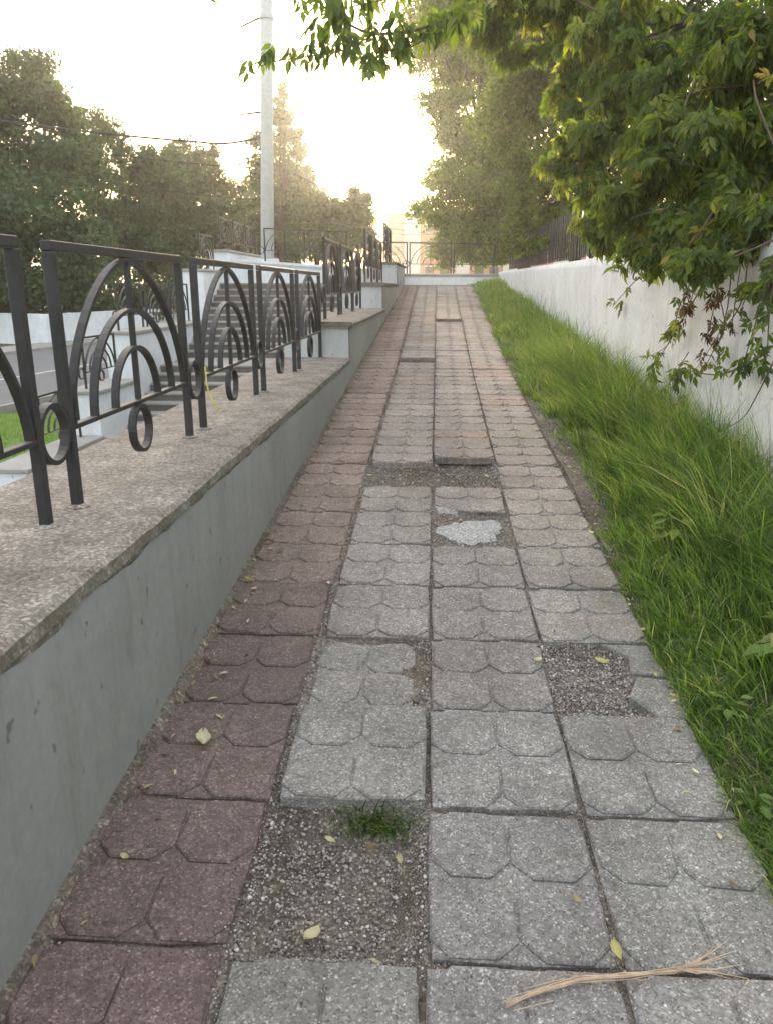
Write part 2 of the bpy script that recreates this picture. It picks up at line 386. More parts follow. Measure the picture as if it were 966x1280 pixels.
for c in range(4):
    for r in range(-1, 45):
        y = ROW0 + RP * (r + .5)
        if y > 23.9: continue
        if (c, r) in ((1, 0), (3, 2), (2, 5), (1, 7), (2, 7)): continue
        s = spread(y); x = (c - 1.5) * PX * s
        dz, dy, rx, rz, ry = random.uniform(-.004, .004), random.uniform(-.008, .008), random.gauss(0, .004), random.gauss(0, .006), random.gauss(0, .006)
        me = random.choice(SLAB)
        if c == 0: x -= .016; dz -= .003
        if c == 0 and r < 4: dy += .01
        if (c, r) == (1, 1): dz, rx = .022, -.004
        if (c, r) == (1, 8): y -= .06; dz, rx = .022, -.03
        if (c, r) == (2, 8): y += .13; dz = .014
        if (c, r) == (1, 2): me, dz, rx, dy = slab_mesh(.385, .45, 90, wear=.012), -.010, -.012, -.01; x -= .022
        if (c, r) == (1, 17): y += .12; dz, rx = .03, -.03
        if (c, r) == (2, 26): y += .1; dz, rx = .035, -.03
        if (c, r) == (2, 6): me = slab_mesh(.43, .47, 91, clip=[(-.215, -.10), (-.12, -.19), (.0, -.215), (.215, -.225), (.215, .235), (-.215, .235)], keep=(0, 1, 1, 1)); dz = .004
        if (c, r) in ((1, 16), (2, 25)): y -= .02
        rot = Euler((RA + rx, ry, rz + (math.pi if random.random() < .5 else 0)))
        if (c, r) in ((2, 6), (1, 2)): rot = Euler((RA + rx, ry, rz))
        if abs(rot.z) > 1: rot = Euler((-(RA + rx), -ry, rot.z))
        if r >= 9 and (c, r) not in ((1, 17), (2, 26)): dz = random.uniform(-.002, .003)
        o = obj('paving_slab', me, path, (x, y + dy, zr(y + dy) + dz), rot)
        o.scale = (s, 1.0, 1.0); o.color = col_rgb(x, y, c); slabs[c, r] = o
slabs[1, 2].color = (.24, .225, .21, 1); slabs[1, 2]['label'] = 'sunken worn slab with rounded edges'
slabs[2, 6]['label'] = 'slab with its near left corner crumbled away'
slabs[1, 1]['label'] = 'slab standing proud above the gravel hole'
# broken bit beside the right hand hole, cement patches
def slopez(dz): return lambda x, y: SL * y + dz
g = G().prism([(.815, 2.475), (.95, 2.47), (.93, 2.72), (.80, 2.74), (.74, 2.60)], slopez(-.06), slopez(-.012), .01, .006)
g.prism([(.78, 2.765), (.92, 2.745), (.90, 2.975), (.70, 2.98), (.80, 2.88)], slopez(-.06), slopez(-.010), .01, .006)
b_ = obj('slab_fragment', g.mesh('slab_fragment', M['slab']), path); b_.color = (.24, .235, .22, 1)
def blob(cx, cy, rx, ry, n, j, seed):
    random.seed(seed); return [(cx + rx * math.cos(t) * random.uniform(1 - j, 1 + j), cy + ry * math.sin(t) * random.uniform(1 - j, 1 + j)) for t in [2 * math.pi * i / n for i in range(n)]]
def wobble(cx, cy, rx, ry, n, seed):
    random.seed(seed); ph = [random.uniform(0, 6.3) for _ in range(6)]; o = []
    for i in range(n):
        t = 2 * math.pi * i / n; k = 1 + sum(a * math.sin(f * t + p_) for a, f, p_ in zip((.14, .11, .08, .05, .04, .03), (2, 3, 5, 8, 13, 19), ph)); o.append((cx + rx * k * math.cos(t), cy + ry * k * math.sin(t)))
    return o
for (cx, cy, rx_, ry_, dz, sd) in ((.225, 4.26, .165, .20, -.016, 1), (.11, 4.66, .10, .14, -.005, 2)):
    o = obj('cement_patch', G().prism(wobble(cx, cy, rx_, ry_, 60, sd), slopez(-.06), slopez(dz), .05, .010).mesh('cement_patch', M['slab']), path); o.color = (.36, .355, .345, 1)
obj('cement_patch', G().prism(blob(-.07, 2.72, .055, .2, 18, .15, 5), slopez(-.06), slopez(-.013), .02, .008).mesh('cement_patch', M['soil']), path)

# gravel
ico = bmesh.new(); bmesh.ops.create_icosphere(ico, subdivisions=1, radius=1); IV = np.array([v.co[:] for v in ico.verts]); IF = np.array([[v.index for v in f.verts] for f in ico.faces]); ico.free()
def pebbles(P, size, sunk=.3):
    n = len(P); k = len(IV)
    q = rng.normal(size=(n, 4)); q /= np.linalg.norm(q, axis=1)[:, None]; w_, x, y, z = q.T
    Rm = np.stack([1 - 2 * (y * y + z * z), 2 * (x * y - z * w_), 2 * (x * z + y * w_), 2 * (x * y + z * w_), 1 - 2 * (x * x + z * z), 2 * (y * z - x * w_), 2 * (x * z - y * w_), 2 * (y * z + x * w_), 1 - 2 * (x * x + y * y)], 1).reshape(n, 3, 3)
    s = size[:, None, None] * rng.uniform(.6, 1.25, (n, 1, 3)) * rng.uniform(.82, 1.15, (n, k, 1))
    V = np.einsum('nij,nkj->nki', Rm, IV[None] * s); V[:, :, 2] *= .8
    P = P.copy(); P[:, 2] += size * (.7 - sunk); V += P[:, None, :]
    F = (IF[None] + (np.arange(n) * k)[:, None, None]).reshape(-1, 3)
    return V.reshape(-1, 3), F, np.repeat(rng.random(n) ** 1.15, k)
pts = []; sz = []
def scatter(n, x0, x1, y0, y1, s0, s1, pw=2.2, dz=0):
    x = rng.uniform(x0, x1, n); y = rng.uniform(y0, y1, n); pts.append(np.stack([x, y, bed_z(x, y) + dz], 1)); sz.append(s0 + (s1 - s0) * rng.random(n) ** pw)
scatter(5200, -.47, 0, 1.44, 1.97, .0014, .0062, 2.8); scatter(260, -.47, -.2, 1.5, 1.93, .003, .0085)
scatter(3200, .46, .78, 2.46, 2.98, .002, .007); scatter(500, -.45, 0, 5.03, 5.45, .003, .008); scatter(700, .01, .46, 5.03, 5.7, .003, .009); scatter(800, .01, .46, 4.03, 4.5, .002, .007); scatter(500, -.1, 0, 2.47, 2.98, .002, .006)
scatter(2600, -.492, -.448, .95, 6.5, .002, .006); scatter(700, -.012, .012, .95, 6, .002, .0045); scatter(1300, .44, .475, .95, 6, .002, .005)
xs_ = rng.uniform(.9, 1.3, 2600); ys_ = rng.uniform(2.9, 9, 2600); pts.append(np.stack([xs_, ys_, SL * ys_ - .012 + .05 * np.clip((xs_ - 1.0) / .5, 0, 1) + .04 * (vnoise(xs_, ys_, 3, 9) - .5) + .001], 1)); sz.append(.002 + .006 * rng.random(2600) ** 2.5)
scatter(1700, -.965, -.90, .95, 6.5, .002, .006)
for r in range(-1, 9):
    y = ROW0 + RP * r; scatter(150, -.9, .92, y - .014, y + .014, .0018, .004)
def strew(n, cx, cy, sx, sy):
    x = cx + rng.normal(0, sx, n); y = cy + rng.normal(0, sy, n); ok = np.abs(x) < .9; x, y = x[ok], y[ok]; pts.append(np.stack([x, y, SL * y + .0005], 1)); sz.append(.001 + .003 * rng.random(len(x)) ** 2.5)
strew(160, -.25, 1.42, .2, .05); strew(110, -.5, 1.7, .03, .2); strew(120, .6, 2.72, .25, .3); strew(90, .2, 4.4, .3, .4); strew(100, 0, 5.0, .35, .2); strew(120, -.1, 2.7, .15, .3); strew(160, .45, 1.7, .06, .5); strew(200, 0, 2.5, .6, 1.2)
V, F, T = pebbles(np.concatenate(pts), np.concatenate(sz))
kind(obj('gravel', mesh_np('gravel', V, F, M['pebble'], T), path), 'stuff', 'loose grey gravel in the holes and joints of the path')
Yw = np.arange(.6, 23.5, .05); wd = .004 + .055 * vnoise(Yw, Yw * 0, 3.1, 17) * vnoise(Yw, Yw * 0 + 3, .7, 18) + .02 * vnoise(Yw, Yw * 0, 13, 19); V = []; F = []
for i, (y, b_) in enumerate(zip(Yw, wd)): V += [(-.958, y, zr(y) + .012 + .25 * b_), (-.945 + b_ * .5, y, zr(y) + .006 + .1 * b_), (-.93 + b_, y, zr(y) - .022)]
for i in range(len(Yw) - 1):
    for k in (0, 1): a = i * 3 + k; F.append((a, a + 1, a + 4, a + 3))
obj('dirt_wedge', mesh_np('dirt_wedge', V, F, M['soil'], smooth=True), path)
# concrete strip at the head of the ramp, white kerb across it
g = G().box(-.94, 2.1, 23.95, 24.4, 1.2, 1.665); kind(obj('threshold_strip', g.mesh('threshold_strip', M['patch'], .01)), 'structure')

# ------------------------------------------------------------------ left retaining wall in four levels
wall_l = empty('retaining_wall', (-1.3, 8, 0)); tag(wall_l, 'long stepped grey painted retaining wall along the left edge of the path', 'wall')
WX, WB = -.945, -1.70
LEV = [(.80, -.6, 8.72), (1.19, 8.72, 14.2), (1.63, 14.2, 19.45), (2.13, 19.45, 23.9)]
def wall_face(y0, y1, ztop, seed):
    """painted body with a slightly uneven front face and a ragged paint edge under the coping"""
    n = max(4, int((y1 - y0) / .06)); m_ = 14; Y = np.linspace(y0, y1, n); V = []; F = []
    rag = (vnoise(Y, Y * 0 + seed, 7, seed) - .5) * .022 + (vnoise(Y, Y * 0, 31, seed + 1) - .5) * .012
    for i, y in enumerate(Y):
        zb = zr(y) - .25; zt = ztop - .012 + rag[i]
        for k in range(m_):
            z = zb + (zt - zb) * k / (m_ - 1); V.append((WX + .010 * (vnoise(y, z, 2.3, seed + 2) - .5) - (.004 if k == m_ - 1 else 0), y, z))
    for i in range(n - 1):
        for k in range(m_ - 1): a = i * m_ + k; F.append((a, a + m_, a + m_ + 1, a + 1))
    return V, F
for k, (zt, y0, y1) in enumerate(LEV):
    V, F = wall_face(y0 - (0 if k == 0 else .0), y1, zt, 11 + k)
    V = np.array(V) - np.array(wall_l.location)
    obj('wall_face', mesh_np('wall_face', V, F, M['wall_grey'], smooth=True), wall_l)
    core = G().box(WB + .02, WX - .006, y0 + .004, y1 + (0 if k == 3 else .3), -1.5, zt + .003)
    obj('wall_core', core.mesh('wall_core', M['coping'], off=wall_l.location), wall_l)
    if k: obj('end_face', G().box(WB + .025, WX - .012, y0 - .022, y0 + .003, LEV[k - 1][0] + .03, zt - .002).mesh('end_face', M['wall_pale'], off=wall_l.location), wall_l)
    # coping: ragged front edge
    n = max(6, int((y1 - y0) / .05)); Y = np.linspace(y0 - (.06 if k else 0), y1 - (.01 if k < 3 else -.05), n)
    e1 = (vnoise(Y, Y * 0 + k, 3, 31 + k) - .5) * .014 + (vnoise(Y, Y * 0 + k, 19, 41 + k) - .5) * .009; e0 = e1 + (vnoise(Y, Y * 0 + k, 17, 51 + k) - .5) * .012
    over = .0 if k == 0 else .045
    xs = [WB, -1.5, -1.3, -1.1, WX - .05]
    g = G(); rows = []
    for i, y in enumerate(Y):
        top = [(x, y, zt + .058 + .006 * (float(vnoise(x, y, 6, 61)) - .5)) for x in xs]
        top.append((WX - .012 + over + e1[i], y, zt + .054 + .008 * (float(vnoise(y, 0, 19, 71)) - .5)))
        rows.append(top + [(WX + .006 + over + e1[i], y, zt + .040), (WX + .008 + over * .8 + e0[i] * .6, y, zt + .004), (WX - .02, y, zt - .001), (WB, y, zt - .001)])
    m_ = len(rows[0]); vs_ = [p for r_ in rows for p in r_]
    fs_ = [(i * m_ + a, (i + 1) * m_ + a, (i + 1) * m_ + (a + 1) % m_, i * m_ + (a + 1) % m_) for i in range(n - 1) for a in range(m_)] + [tuple(range(m_)), tuple((n - 1) * m_ + a for a in reversed(range(m_)))]
    g.add(vs_, fs_); obj('coping', g.mesh('coping', M['coping'], off=wall_l.location), wall_l)
for o in [c for c in wall_l.children if c.name.startswith('coping')][1:]: o['label'] = 'overhanging concrete coping of a raised wall section'

# ------------------------------------------------------------------ arched iron railing panels
PW = 1.33
def make_panel():
    root = empty('railing_panel')
    post = G().box(-.0175, .0175, -.0175, .0175, -.03, .870).mesh('post', M['iron'], .003)
    random.seed(2); collar = G().prism([(.040 * math.cos(a * .7) * random.uniform(.75, 1.15), .042 * math.sin(a * .7) * random.uniform(.8, 1.15)) for a in range(9)], -.01, .009, .018, .007).mesh('mortar_collar', M['coping'])
    for y in (0, PW):
        p = obj('post', post, root, (0, y, 0)); obj('mortar_collar', collar, root, (0, y, 0))
    obj('top_rail', G().box(-.0175, .0175, -.0175, PW + .0175, .872, .906).mesh('top_rail', M['iron'], .003), root)
    obj('bottom_rail', G().box(-.015, .015, .018, PW - .018, .274, .292).mesh('bottom_rail', M['iron'], .002), root)
    obj('centre_bar', G().box(-.011, .011, PW / 2 - .011, PW / 2 + .011, .293, .871).mesh('centre_bar', M['iron'], .002), root)
    for hw, h, p in ((.632, .574, 1.72), (.445, .375, 2.0), (.245, .222, 2.0)):
        L = []
        for i in range(33):
            t = math.pi * i / 32; c_, s_ = math.cos(t), math.sin(t)
            L.append((PW / 2 + hw * math.copysign(abs(c_) ** (2 / p), c_), .29 + h * abs(s_) ** (2 / p)))
        obj('arch', G().strip(L, .030, .015).mesh('arch', M['iron'], smooth=False), root)
    ring = lambda yc, zc, r: G().strip([(yc + r * math.cos(2 * math.pi * i / 28), zc + r * math.sin(2 * math.pi * i / 28)) for i in range(28)], .032, .016, True)
    obj('ring', ring(PW / 2, .272 - .105, .097).mesh('ring', M['iron']), root)
    obj('joining_ring', ring(-.1225, .285, .0965).mesh('joining_ring', M['iron']), root)
    return root
panel0 = make_panel(); _used = [False]
def panel(x, y, z, label, group, rz=0.0, ring=True):
    o = panel0 if not _used[0] else copy_tree(panel0)
    _used[0] = True
    o.location = (x, y, z); o.rotation_euler = (0, 0, rz)
    return tag(o, label, 'railing', group)
FX = -1.275
def tiny(): return random.gauss(0, .006)
ordn = ['cut off at the left edge', 'nearest to be seen whole', 'second whole one from the camera', 'third whole one from the camera', 'last one before the wall steps up']
for k in range(5): panel(FX, 1.03 + 1.575 * k, .86, 'black arched railing panel on the lowest wall level, ' + ordn[k], 'railing panels along the retaining wall', tiny())
for k, t in enumerate(['first', 'middle', 'last']): panel(FX, 9.16 + 1.575 * k, 1.25, 'dark arched railing panel on the second wall level, %s of its three' % t, 'railing panels along the retaining wall', tiny())
for k, t in enumerate(['first', 'middle', 'last']): panel(FX, 14.42 + 1.575 * k, 1.69, 'thin looking arched railing panel on the third wall level, %s of its three' % t, 'railing panels along the retaining wall', tiny())
for k, t in enumerate(['nearer', 'farther']): panel(FX, 19.65 + 1.575 * k, 2.19, 'arched railing panel on the highest wall level, %s of the two' % t, 'railing panels along the retaining wall', tiny())

# ------------------------------------------------------------------ stairs and their stepped parapet
st = empty('staircase', (-3.8, 13.75, -1.4)); tag(st, 'wide worn concrete staircase rising behind the left railing', 'staircase')
y, z = 13.75, -1.4
steps = [(.345, .1555)] * 8 + [(1.75, .1555)] + [(.345, .1555)] * 11
for i, (td, rs) in enumerate(steps):
    z1 = z + rs; end = y + td + (.02 if i < len(steps) - 1 else .12)
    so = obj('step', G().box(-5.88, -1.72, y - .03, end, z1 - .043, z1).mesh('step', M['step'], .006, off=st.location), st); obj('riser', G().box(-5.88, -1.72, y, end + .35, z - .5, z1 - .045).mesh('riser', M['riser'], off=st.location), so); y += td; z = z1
par = empty('stair_parapet', (-6.2, 14, -1.4)); tag(par, 'stepped white parapet wall on the far side of the staircase', 'wall')
PL = [(-.93, 10.6, 13.25), (-.14, 13.25, 15.1), (.78, 15.1, 20.2), (2.05, 20.2, 22.7), (2.62, 22.7, 30)]
for zt, y0, y1 in PL:
    g = G().box(-6.45, -5.9, y0 + .003, y1 + .2 if y1 < 30 else y1, -1.6, zt - .062); obj('wall_block', g.mesh('wall_block', M['far_white'], .01, off=par.location), par)
    g = G().box(-6.50, -5.85, y0 - .05, y1, zt - .06, zt); obj('coping', g.mesh('coping', M['patch'], .008, off=par.location), par)
for x_, y_, z_, lab in [(-6.2, 11.75, -.93, 'small arched railing panel on the lowest white parapet block beside the lawn'), (-6.2, 13.5, -.14, 'arched railing panel on the middle white parapet block in front of the street'),
                        (-6.2, 15.2, .78, 'arched railing panel on the white parapet beyond the stairs, left of its three'), (-6.2, 16.78, .78, 'arched railing panel on the white parapet beyond the stairs, middle of its three'), (-6.2, 18.36, .78, 'arched railing panel on the white parapet beyond the stairs, right of its three'),
                        (-6.2, 21.0, 2.05, 'short arched railing panel left of and below the three highest ones'), (-6.2, 23.1, 2.62, 'highest arched railing panel left of the pale pole, left of three'), (-6.2, 24.68, 2.62, 'highest arched railing panel left of the pale pole, middle of three'), (-6.2, 26.26, 2.62, 'highest arched railing panel left of the pale pole, right of three')]:
    panel(x_, y_, z_, lab, 'railing panels on the stair parapet', tiny())
# beam wall at the head of the stairs
hw_ = empty('stair_head_wall', (-3.8, 23.6, 1.7)); tag(hw_, 'white sloping beam like wall across the head of the stairs by the pole', 'wall')
A_, B_ = Vector((-5.88, 22.65)), Vector((-1.74, 24.6)); dr = (B_ - A_).normalized(); nn = Vector((-dr.y, dr.x))
q = [A_, B_, B_ + nn * .35, A_ + nn * .35]; zt = lambda x, y: 2.30 - .062 * (x + 5.88)
obj('wall_block', G().prism([tuple(p) for p in q], 1.2, zt).mesh('wall_block', M['far_white'], off=hw_.location), hw_)
q = [A_ - nn * .06, B_ - nn * .06, B_ + nn * .41, A_ + nn * .41]; zt2 = lambda x, y: zt(x, y) + .08; zt1 = lambda x, y: zt(x, y) + .003
obj('coping', G().prism([tuple(p) for p in q], zt1, zt2).mesh('coping', M['far_white'], off=hw_.location), hw_)
for (x_, y_, lab) in [(-5.05, 23.75, 'railing panel right in front of the pale pole on the white beam wall'), (-3.86, 24.66, 'railing panel just right of the pole on the white beam wall')]:
    panel(x_, y_, 2.36, lab, 'railing panels at the head of the stairs', -R(52))
# kerb wall and railing across the end of the ramp
ke = empty('end_wall', (.6, 24.8, 1.7)); tag(ke, 'low white wall closing the far end of the path', 'wall')
A_, B_ = Vector((-1.0, 24.28)), Vector((2.4, 25.5)); dr = (B_ - A_).normalized(); nn = Vector((-dr.y, dr.x))
obj('wall_block', G().prism([tuple(p) for p in (A_, B_, B_ + nn * .4, A_ + nn * .4)], 1.3, 1.925).mesh('wall_block', M['far_white'], .01, off=ke.location), ke)
obj('coping', G().prism([tuple(p) for p in (A_ - nn * .05, B_ - nn * .05, B_ + nn * .45, A_ + nn * .45)], 1.928, 1.99).mesh('coping', M['patch'], .008, off=ke.location), ke)
rz_ = math.atan2(dr.y, dr.x) - math.pi / 2
for k, t in enumerate(['left of three', 'middle of three', 'right of three']):
    p = A_ + nn * .2 + dr * (-1.15 + 1.42 * k); panel(p.x, p.y, 1.99, 'fine railing panel crossing the far end of the path, ' + t, 'railing panels across the path end', rz_)

# ------------------------------------------------------------------ pale pole with its clamps, cables
pb = Vector((-5.17, 24.5, 1.69)); pole = empty('street_pole', pb); tag(pole, 'tall pale grey steel street pole standing at the head of the stairs', 'pole')
px_, py_ = .040, 0.0
def on_pole(z): return (px_ * z, 0, z)
obj('shaft', G().tube([on_pole(0), on_pole(6), on_pole(13)], [.205, .175, .135], 20).mesh('shaft', M['pole'], smooth=True), pole)
obj('base_plate', G().box(-.33, .33, -.33, .33, .6, .72).mesh('base_plate', M['far_white'], .01), pole)
obj('plinth', G().box(-.3, .3, -.3, .3, -.02, .598).mesh('plinth', M['far_white'], .01), pole)
for zz in (4.75, 7.15):
    b_ = obj('clamp_band', G().tube([on_pole(zz), on_pole(zz + .09)], .195, 20).mesh('clamp_band', M['pole'], smooth=False), pole)
    x0 = px_ * zz
    obj('bracket', G().tube([(x0 - .19, -.05, zz + .03), (x0 - .75, -.2, zz - .06 if zz < 6 else zz - .25)], [.03, .02], 6).mesh('bracket', M['wire']), pole)
def cable(name, P, r, label, sag=.0):
    base = Vector(P[0]); pts_ = []
    for a, b in zip(P[:-1], P[1:]):
        a, b = Vector(a), Vector(b)
        for i in range(10): t = i / 10; p = a.lerp(b, t); p.z -= sag * 4 * t * (1 - t); pts_.append(p - base)
    pts_.append(Vector(P[-1]) - base)
    return tag(obj(name, G().tube(pts_, r, 5).mesh(name, M['wire']), None, base), label, 'cable', 'overhead cables')
pv = lambda z: Vector(on_pole(z)) + pb
cable('overhead_cable', [at(-60, 140, 34), at(255, 178, 27), pv(4.2)], .035, 'thick dark cable slung from the left tree to the pole', .12)
cable('overhead_cable', [at(-60, 164, 36), at(330, 212, 26)], .016, 'thin cable just beneath the thick one on the left', .15)
cable('overhead_cable', [at(-60, 205, 36), at(110, 223, 36), at(326, 250, 27)], .014, 'faint lower cable in front of the left trees', .1)
cable('overhead_cable', [at(344, 205, 24), at(480, 262, 60), at(640, 300, 90)], .02, 'upper cable running right from the pole towards the sun', .2)
cable('overhead_cable', [at(344, 262, 24), at(478, 284, 60), at(640, 300, 95)], .02, 'lower cable running right from the pole', .2)
cable('overhead_cable', [at(420, 254, 70), at(560, 259, 70)], .035, 'cable crossing the bright gap above the end of the path', .1)
for k, v_ in enumerate((278, 292, 301)): cable('overhead_cable', [at(440, v_ - 1, 75), at(580, v_ + 1, 75)], .035, 'cable in front of the far building, %s of three' % ('top', 'middle', 'bottom')[k], .1)

# ------------------------------------------------------------------ street side: white wall, far building
fwl = empty('street_wall', (-21, 43, -1.3)); tag(fwl, 'low white concrete wall across the street beneath the trees', 'wall')
fp = [(-30, 45.5), (-20.75, 41.2), (-18.2, 52.0), (-10, 84)]
for (a, b) in zip(fp[:-1], fp[1:]):
    a, b = Vector(a), Vector(b); d_ = (b - a).normalized(); n_ = Vector((-d_.y, d_.x))
    obj('wall_block', G().prism([tuple(p) for p in (a, b, b + n_ * .4, a + n_ * .4)], -1.5, .20).mesh('wall_block', M['far_white'], .02, off=fwl.location), fwl)
bd = empty('apartment_building', (8, 132, -1.4)); tag(bd, 'salmon coloured apartment block glowing behind the far railing', 'building')
bx0, bx1, bh = -8.3, 24, 14.2
obj('wall', G().box(bx0, bx1, 0, 12, 0, bh).mesh('wall', M['brick'], off=(8, 0, 0)), bd)
obj('roof', G().box(bx0 - .3, bx1 + .3, -.3, 12.3, bh + .01, bh + .5).mesh('roof', M['trim'], off=(8, 0, 0)), bd)
for k in range(5): obj('pale_panel', G().box(bx0 + 3 + 8 * k, bx0 + 5.6 + 8 * k, -.25, -.01, .2, bh - .2).mesh('pale_panel', M['trim'], off=(8, 0, 0)), bd)
win = G().box(0, 1.5, -.08, .15, 0, 1.5).mesh('window', M['glass']); sil = G().box(-.12, 1.62, -.12, -.012, -.12, -.005).mesh('sill', M['trim']); lin = G().box(-.12, 1.62, -.05, -.012, 1.505, 1.62).mesh('lintel', M['trim'])
for i in range(10):
    for f in range(4):
        wx_ = bx0 + .8 + (i // 2) * 8 + (0 if i % 2 == 0 else 5.6) - 8
        o = obj('window', win, bd, (wx_, 0, 1.4 + f * 3.2)); obj('sill', sil, o); obj('lintel', lin, o)

# ------------------------------------------------------------------ white boundary wall on the right, picket fence
rw = empty('boundary_wall', (2.0, 10, 0)); tag(rw, 'whitewashed boundary wall along the right side behind the grass', 'wall')
RX = 1.95; n = 160; Y = np.linspace(-.5, 25.6, n); m_ = 16; V = []; F = []
rtop = lambda y: 1.895 + .0062 * y
for i, y in enumerate(Y):
    for k in range(m_):
        z = zr(y) - .3 + (rtop(y) - zr(y) + .3) * k / (m_ - 1); V.append((RX + .03 * (float(vnoise(y, z, .9, 81)) - .5) + (.012 if k == m_ - 1 else 0), y, z))
    V.append((RX + .28, y, rtop(y) + .004))
m1 = m_ + 1
for i in range(n - 1):
    for k in range(m_): a = i * m1 + k; F.append((a, a + 1, a + m1 + 1, a + m1))
obj('wall_face', mesh_np('wall_face', np.array(V) - np.array(rw.location), F, M['wall_white'], smooth=True), rw)
obj('wall_core', G().box(RX + .03, RX + .27, -.5, 25.6, -.5, 1.885).mesh('wall_core', M['wall_white'], off=rw.location), rw)
pk = empty('picket_fence', (2.1, 14, 1.97)); tag(pk, 'dark picket fence standing on the white boundary wall under the trees', 'fence')
pm = G().box(-.010, .010, -.020, .020, 0, .72).mesh('picket', M['iron'])
for i in range(112):
    y = 6.4 + i * .155; obj('picket', pm, pk, (random.uniform(-.01, .01), y - 14, rtop(y) - 1.97 + .05), (random.gauss(0, .03), 0, 0))
for zz in (.12, .58): obj('rail', G().tube([(.04, 6.3 - 14, rtop(6.3) - 1.97 + zz), (.04, 23.8 - 14, rtop(23.8) - 1.97 + zz)], .024, 4).mesh('rail', M['iron']), pk)

# ------------------------------------------------------------------ leaves
LEAFLET = np.array([(0, 0, 0), (.15, .20, .05), (.215, .46, .06), (.10, .78, .01), (0, 1.08, -.10), (-.10, .78, .01), (-.215, .46, .06), (-.15, .20, .05), (0, .5, -.03)])
LEAFLET_F = np.array([(0, 1, 8), (1, 2, 8), (2, 3, 8), (3, 4, 8), (4, 5, 8), (5, 6, 8), (6, 7, 8), (7, 0, 8)])
DIAM = np.array([(0, 0, 0), (.30, .45, .08), (0, 1, -.05), (-.30, .45, .08)]); DIAM_F = np.array([(0, 1, 2), (0, 2, 3)])
def norm(a): return a / (np.linalg.norm(a, axis=-1, keepdims=True) + 1e-9)
def leaf_arrays(P, A, N, size, tint, T=LEAFLET, TF=LEAFLET_F):
    A = norm(A); B = norm(np.cross(N, A)); N = np.cross(A, B); s = size[:, None, None]
    V = P[:, None] + s * (T[None, :, 0:1] * B[:, None] + T[None, :, 1:2] * A[:, None] + T[None, :, 2:3] * N[:, None])
    F = (TF[None] + (np.arange(len(P)) * len(T))[:, None, None]).reshape(-1, TF.shape[1])
    return V.reshape(-1, 3), F, np.repeat(tint, len(T))
def lobe_points(lobes, n, shell=.45):
    L = np.array([(*l[0], *((l[1],) * 3 if not hasattr(l[1], '__len__') else l[1])) for l in lobes]); wgt = (L[:, 3] * L[:, 4] + L[:, 3] * L[:, 5] + L[:, 4] * L[:, 5]); idx = rng.choice(len(L), n, p=wgt / wgt.sum())
    d = norm(rng.normal(size=(n, 3))); rad = rng.random(n) ** shell
    rad *= 1 + .30 * (vnoise(d[:, 0] * 3 + idx * 7.3, d[:, 2] * 3 + d[:, 1] * 2.1, 1.4, 5) - .5) + .12 * rng.normal(size=n)
    return L[idx, :3] + d * rad[:, None] * L[idx, 3:6], d, idx
def sprays(P, D, size, down=.9, k=5, jitter=.5):
    """compound leaves: k leaflets on a drooping stalk"""
    n = len(P); A = norm(D * .7 + rng.normal(size=(n, 3)) * jitter + np.array([0, 0, -down])); N = norm(rng.normal(size=(n, 3)) * .8 + D + np.array([0, 0, .5])); B = norm(np.cross(N, A))
    Ps, As, Ns, Ss, Ts = [], [], [], [], []; t0 = rng.random(n)
    for j in range(k):
        along = .0 if j == 0 else (-.45 if j < 3 else -.95); side = 0 if j == 0 else (1 if j % 2 else -1)
        a = norm(A + B * side * .9 + rng.normal(size=(n, 3)) * .22 + np.array([0, 0, -.35])); Ps.append(P + A * (along * size * .9)[:, None] + B * (side * .04 * size)[:, None]); As.append(a)
        Ns.append(norm(N + rng.normal(size=(n, 3)) * .35)); Ss.append(size * rng.uniform(.75, 1.15, n)); Ts.append(np.clip(t0 + rng.normal(size=n) * .08, 0, 1))
    return tuple(np.concatenate(x) for x in (Ps, As, Ns, Ss, Ts))
def limb(g, a, b, r0, r1, bend=.15, n=8):
    a, b = Vector(a), Vector(b); L = (b - a).length; o1 = Vector((random.gauss(0, 1), random.gauss(0, 1), random.gauss(0, .5))) * bend * L * .3; ps = []; rs = []
    for i in range(n):
        t = i / (n - 1); ps.append(a.lerp(b, t) + o1 * math.sin(math.pi * t)); rs.append(r0 + (r1 - r0) * t)
    g.tube(ps, rs, 7)
def clump(lobes, k, f0, f1, seed=1):
    # break each lobe of a crown into many small leaf clumps so that it shows light tops, dark gaps and an uneven outline
    r_ = np.random.default_rng(seed); out = []
    for c_, r in lobes:
        r = np.array(r if hasattr(r, '__len__') else (r, r, r), float); d_ = norm(r_.normal(size=(k, 3))); f = r_.uniform(.35, 1.0, k)
        for i in range(k):
            q_ = np.array(c_) + d_[i] * r * f[i]; e = r_.uniform(f0, f1) * float(r.mean()); out.append((q_, (e * 1.25, e * 1.25, e * .75)))
    return out
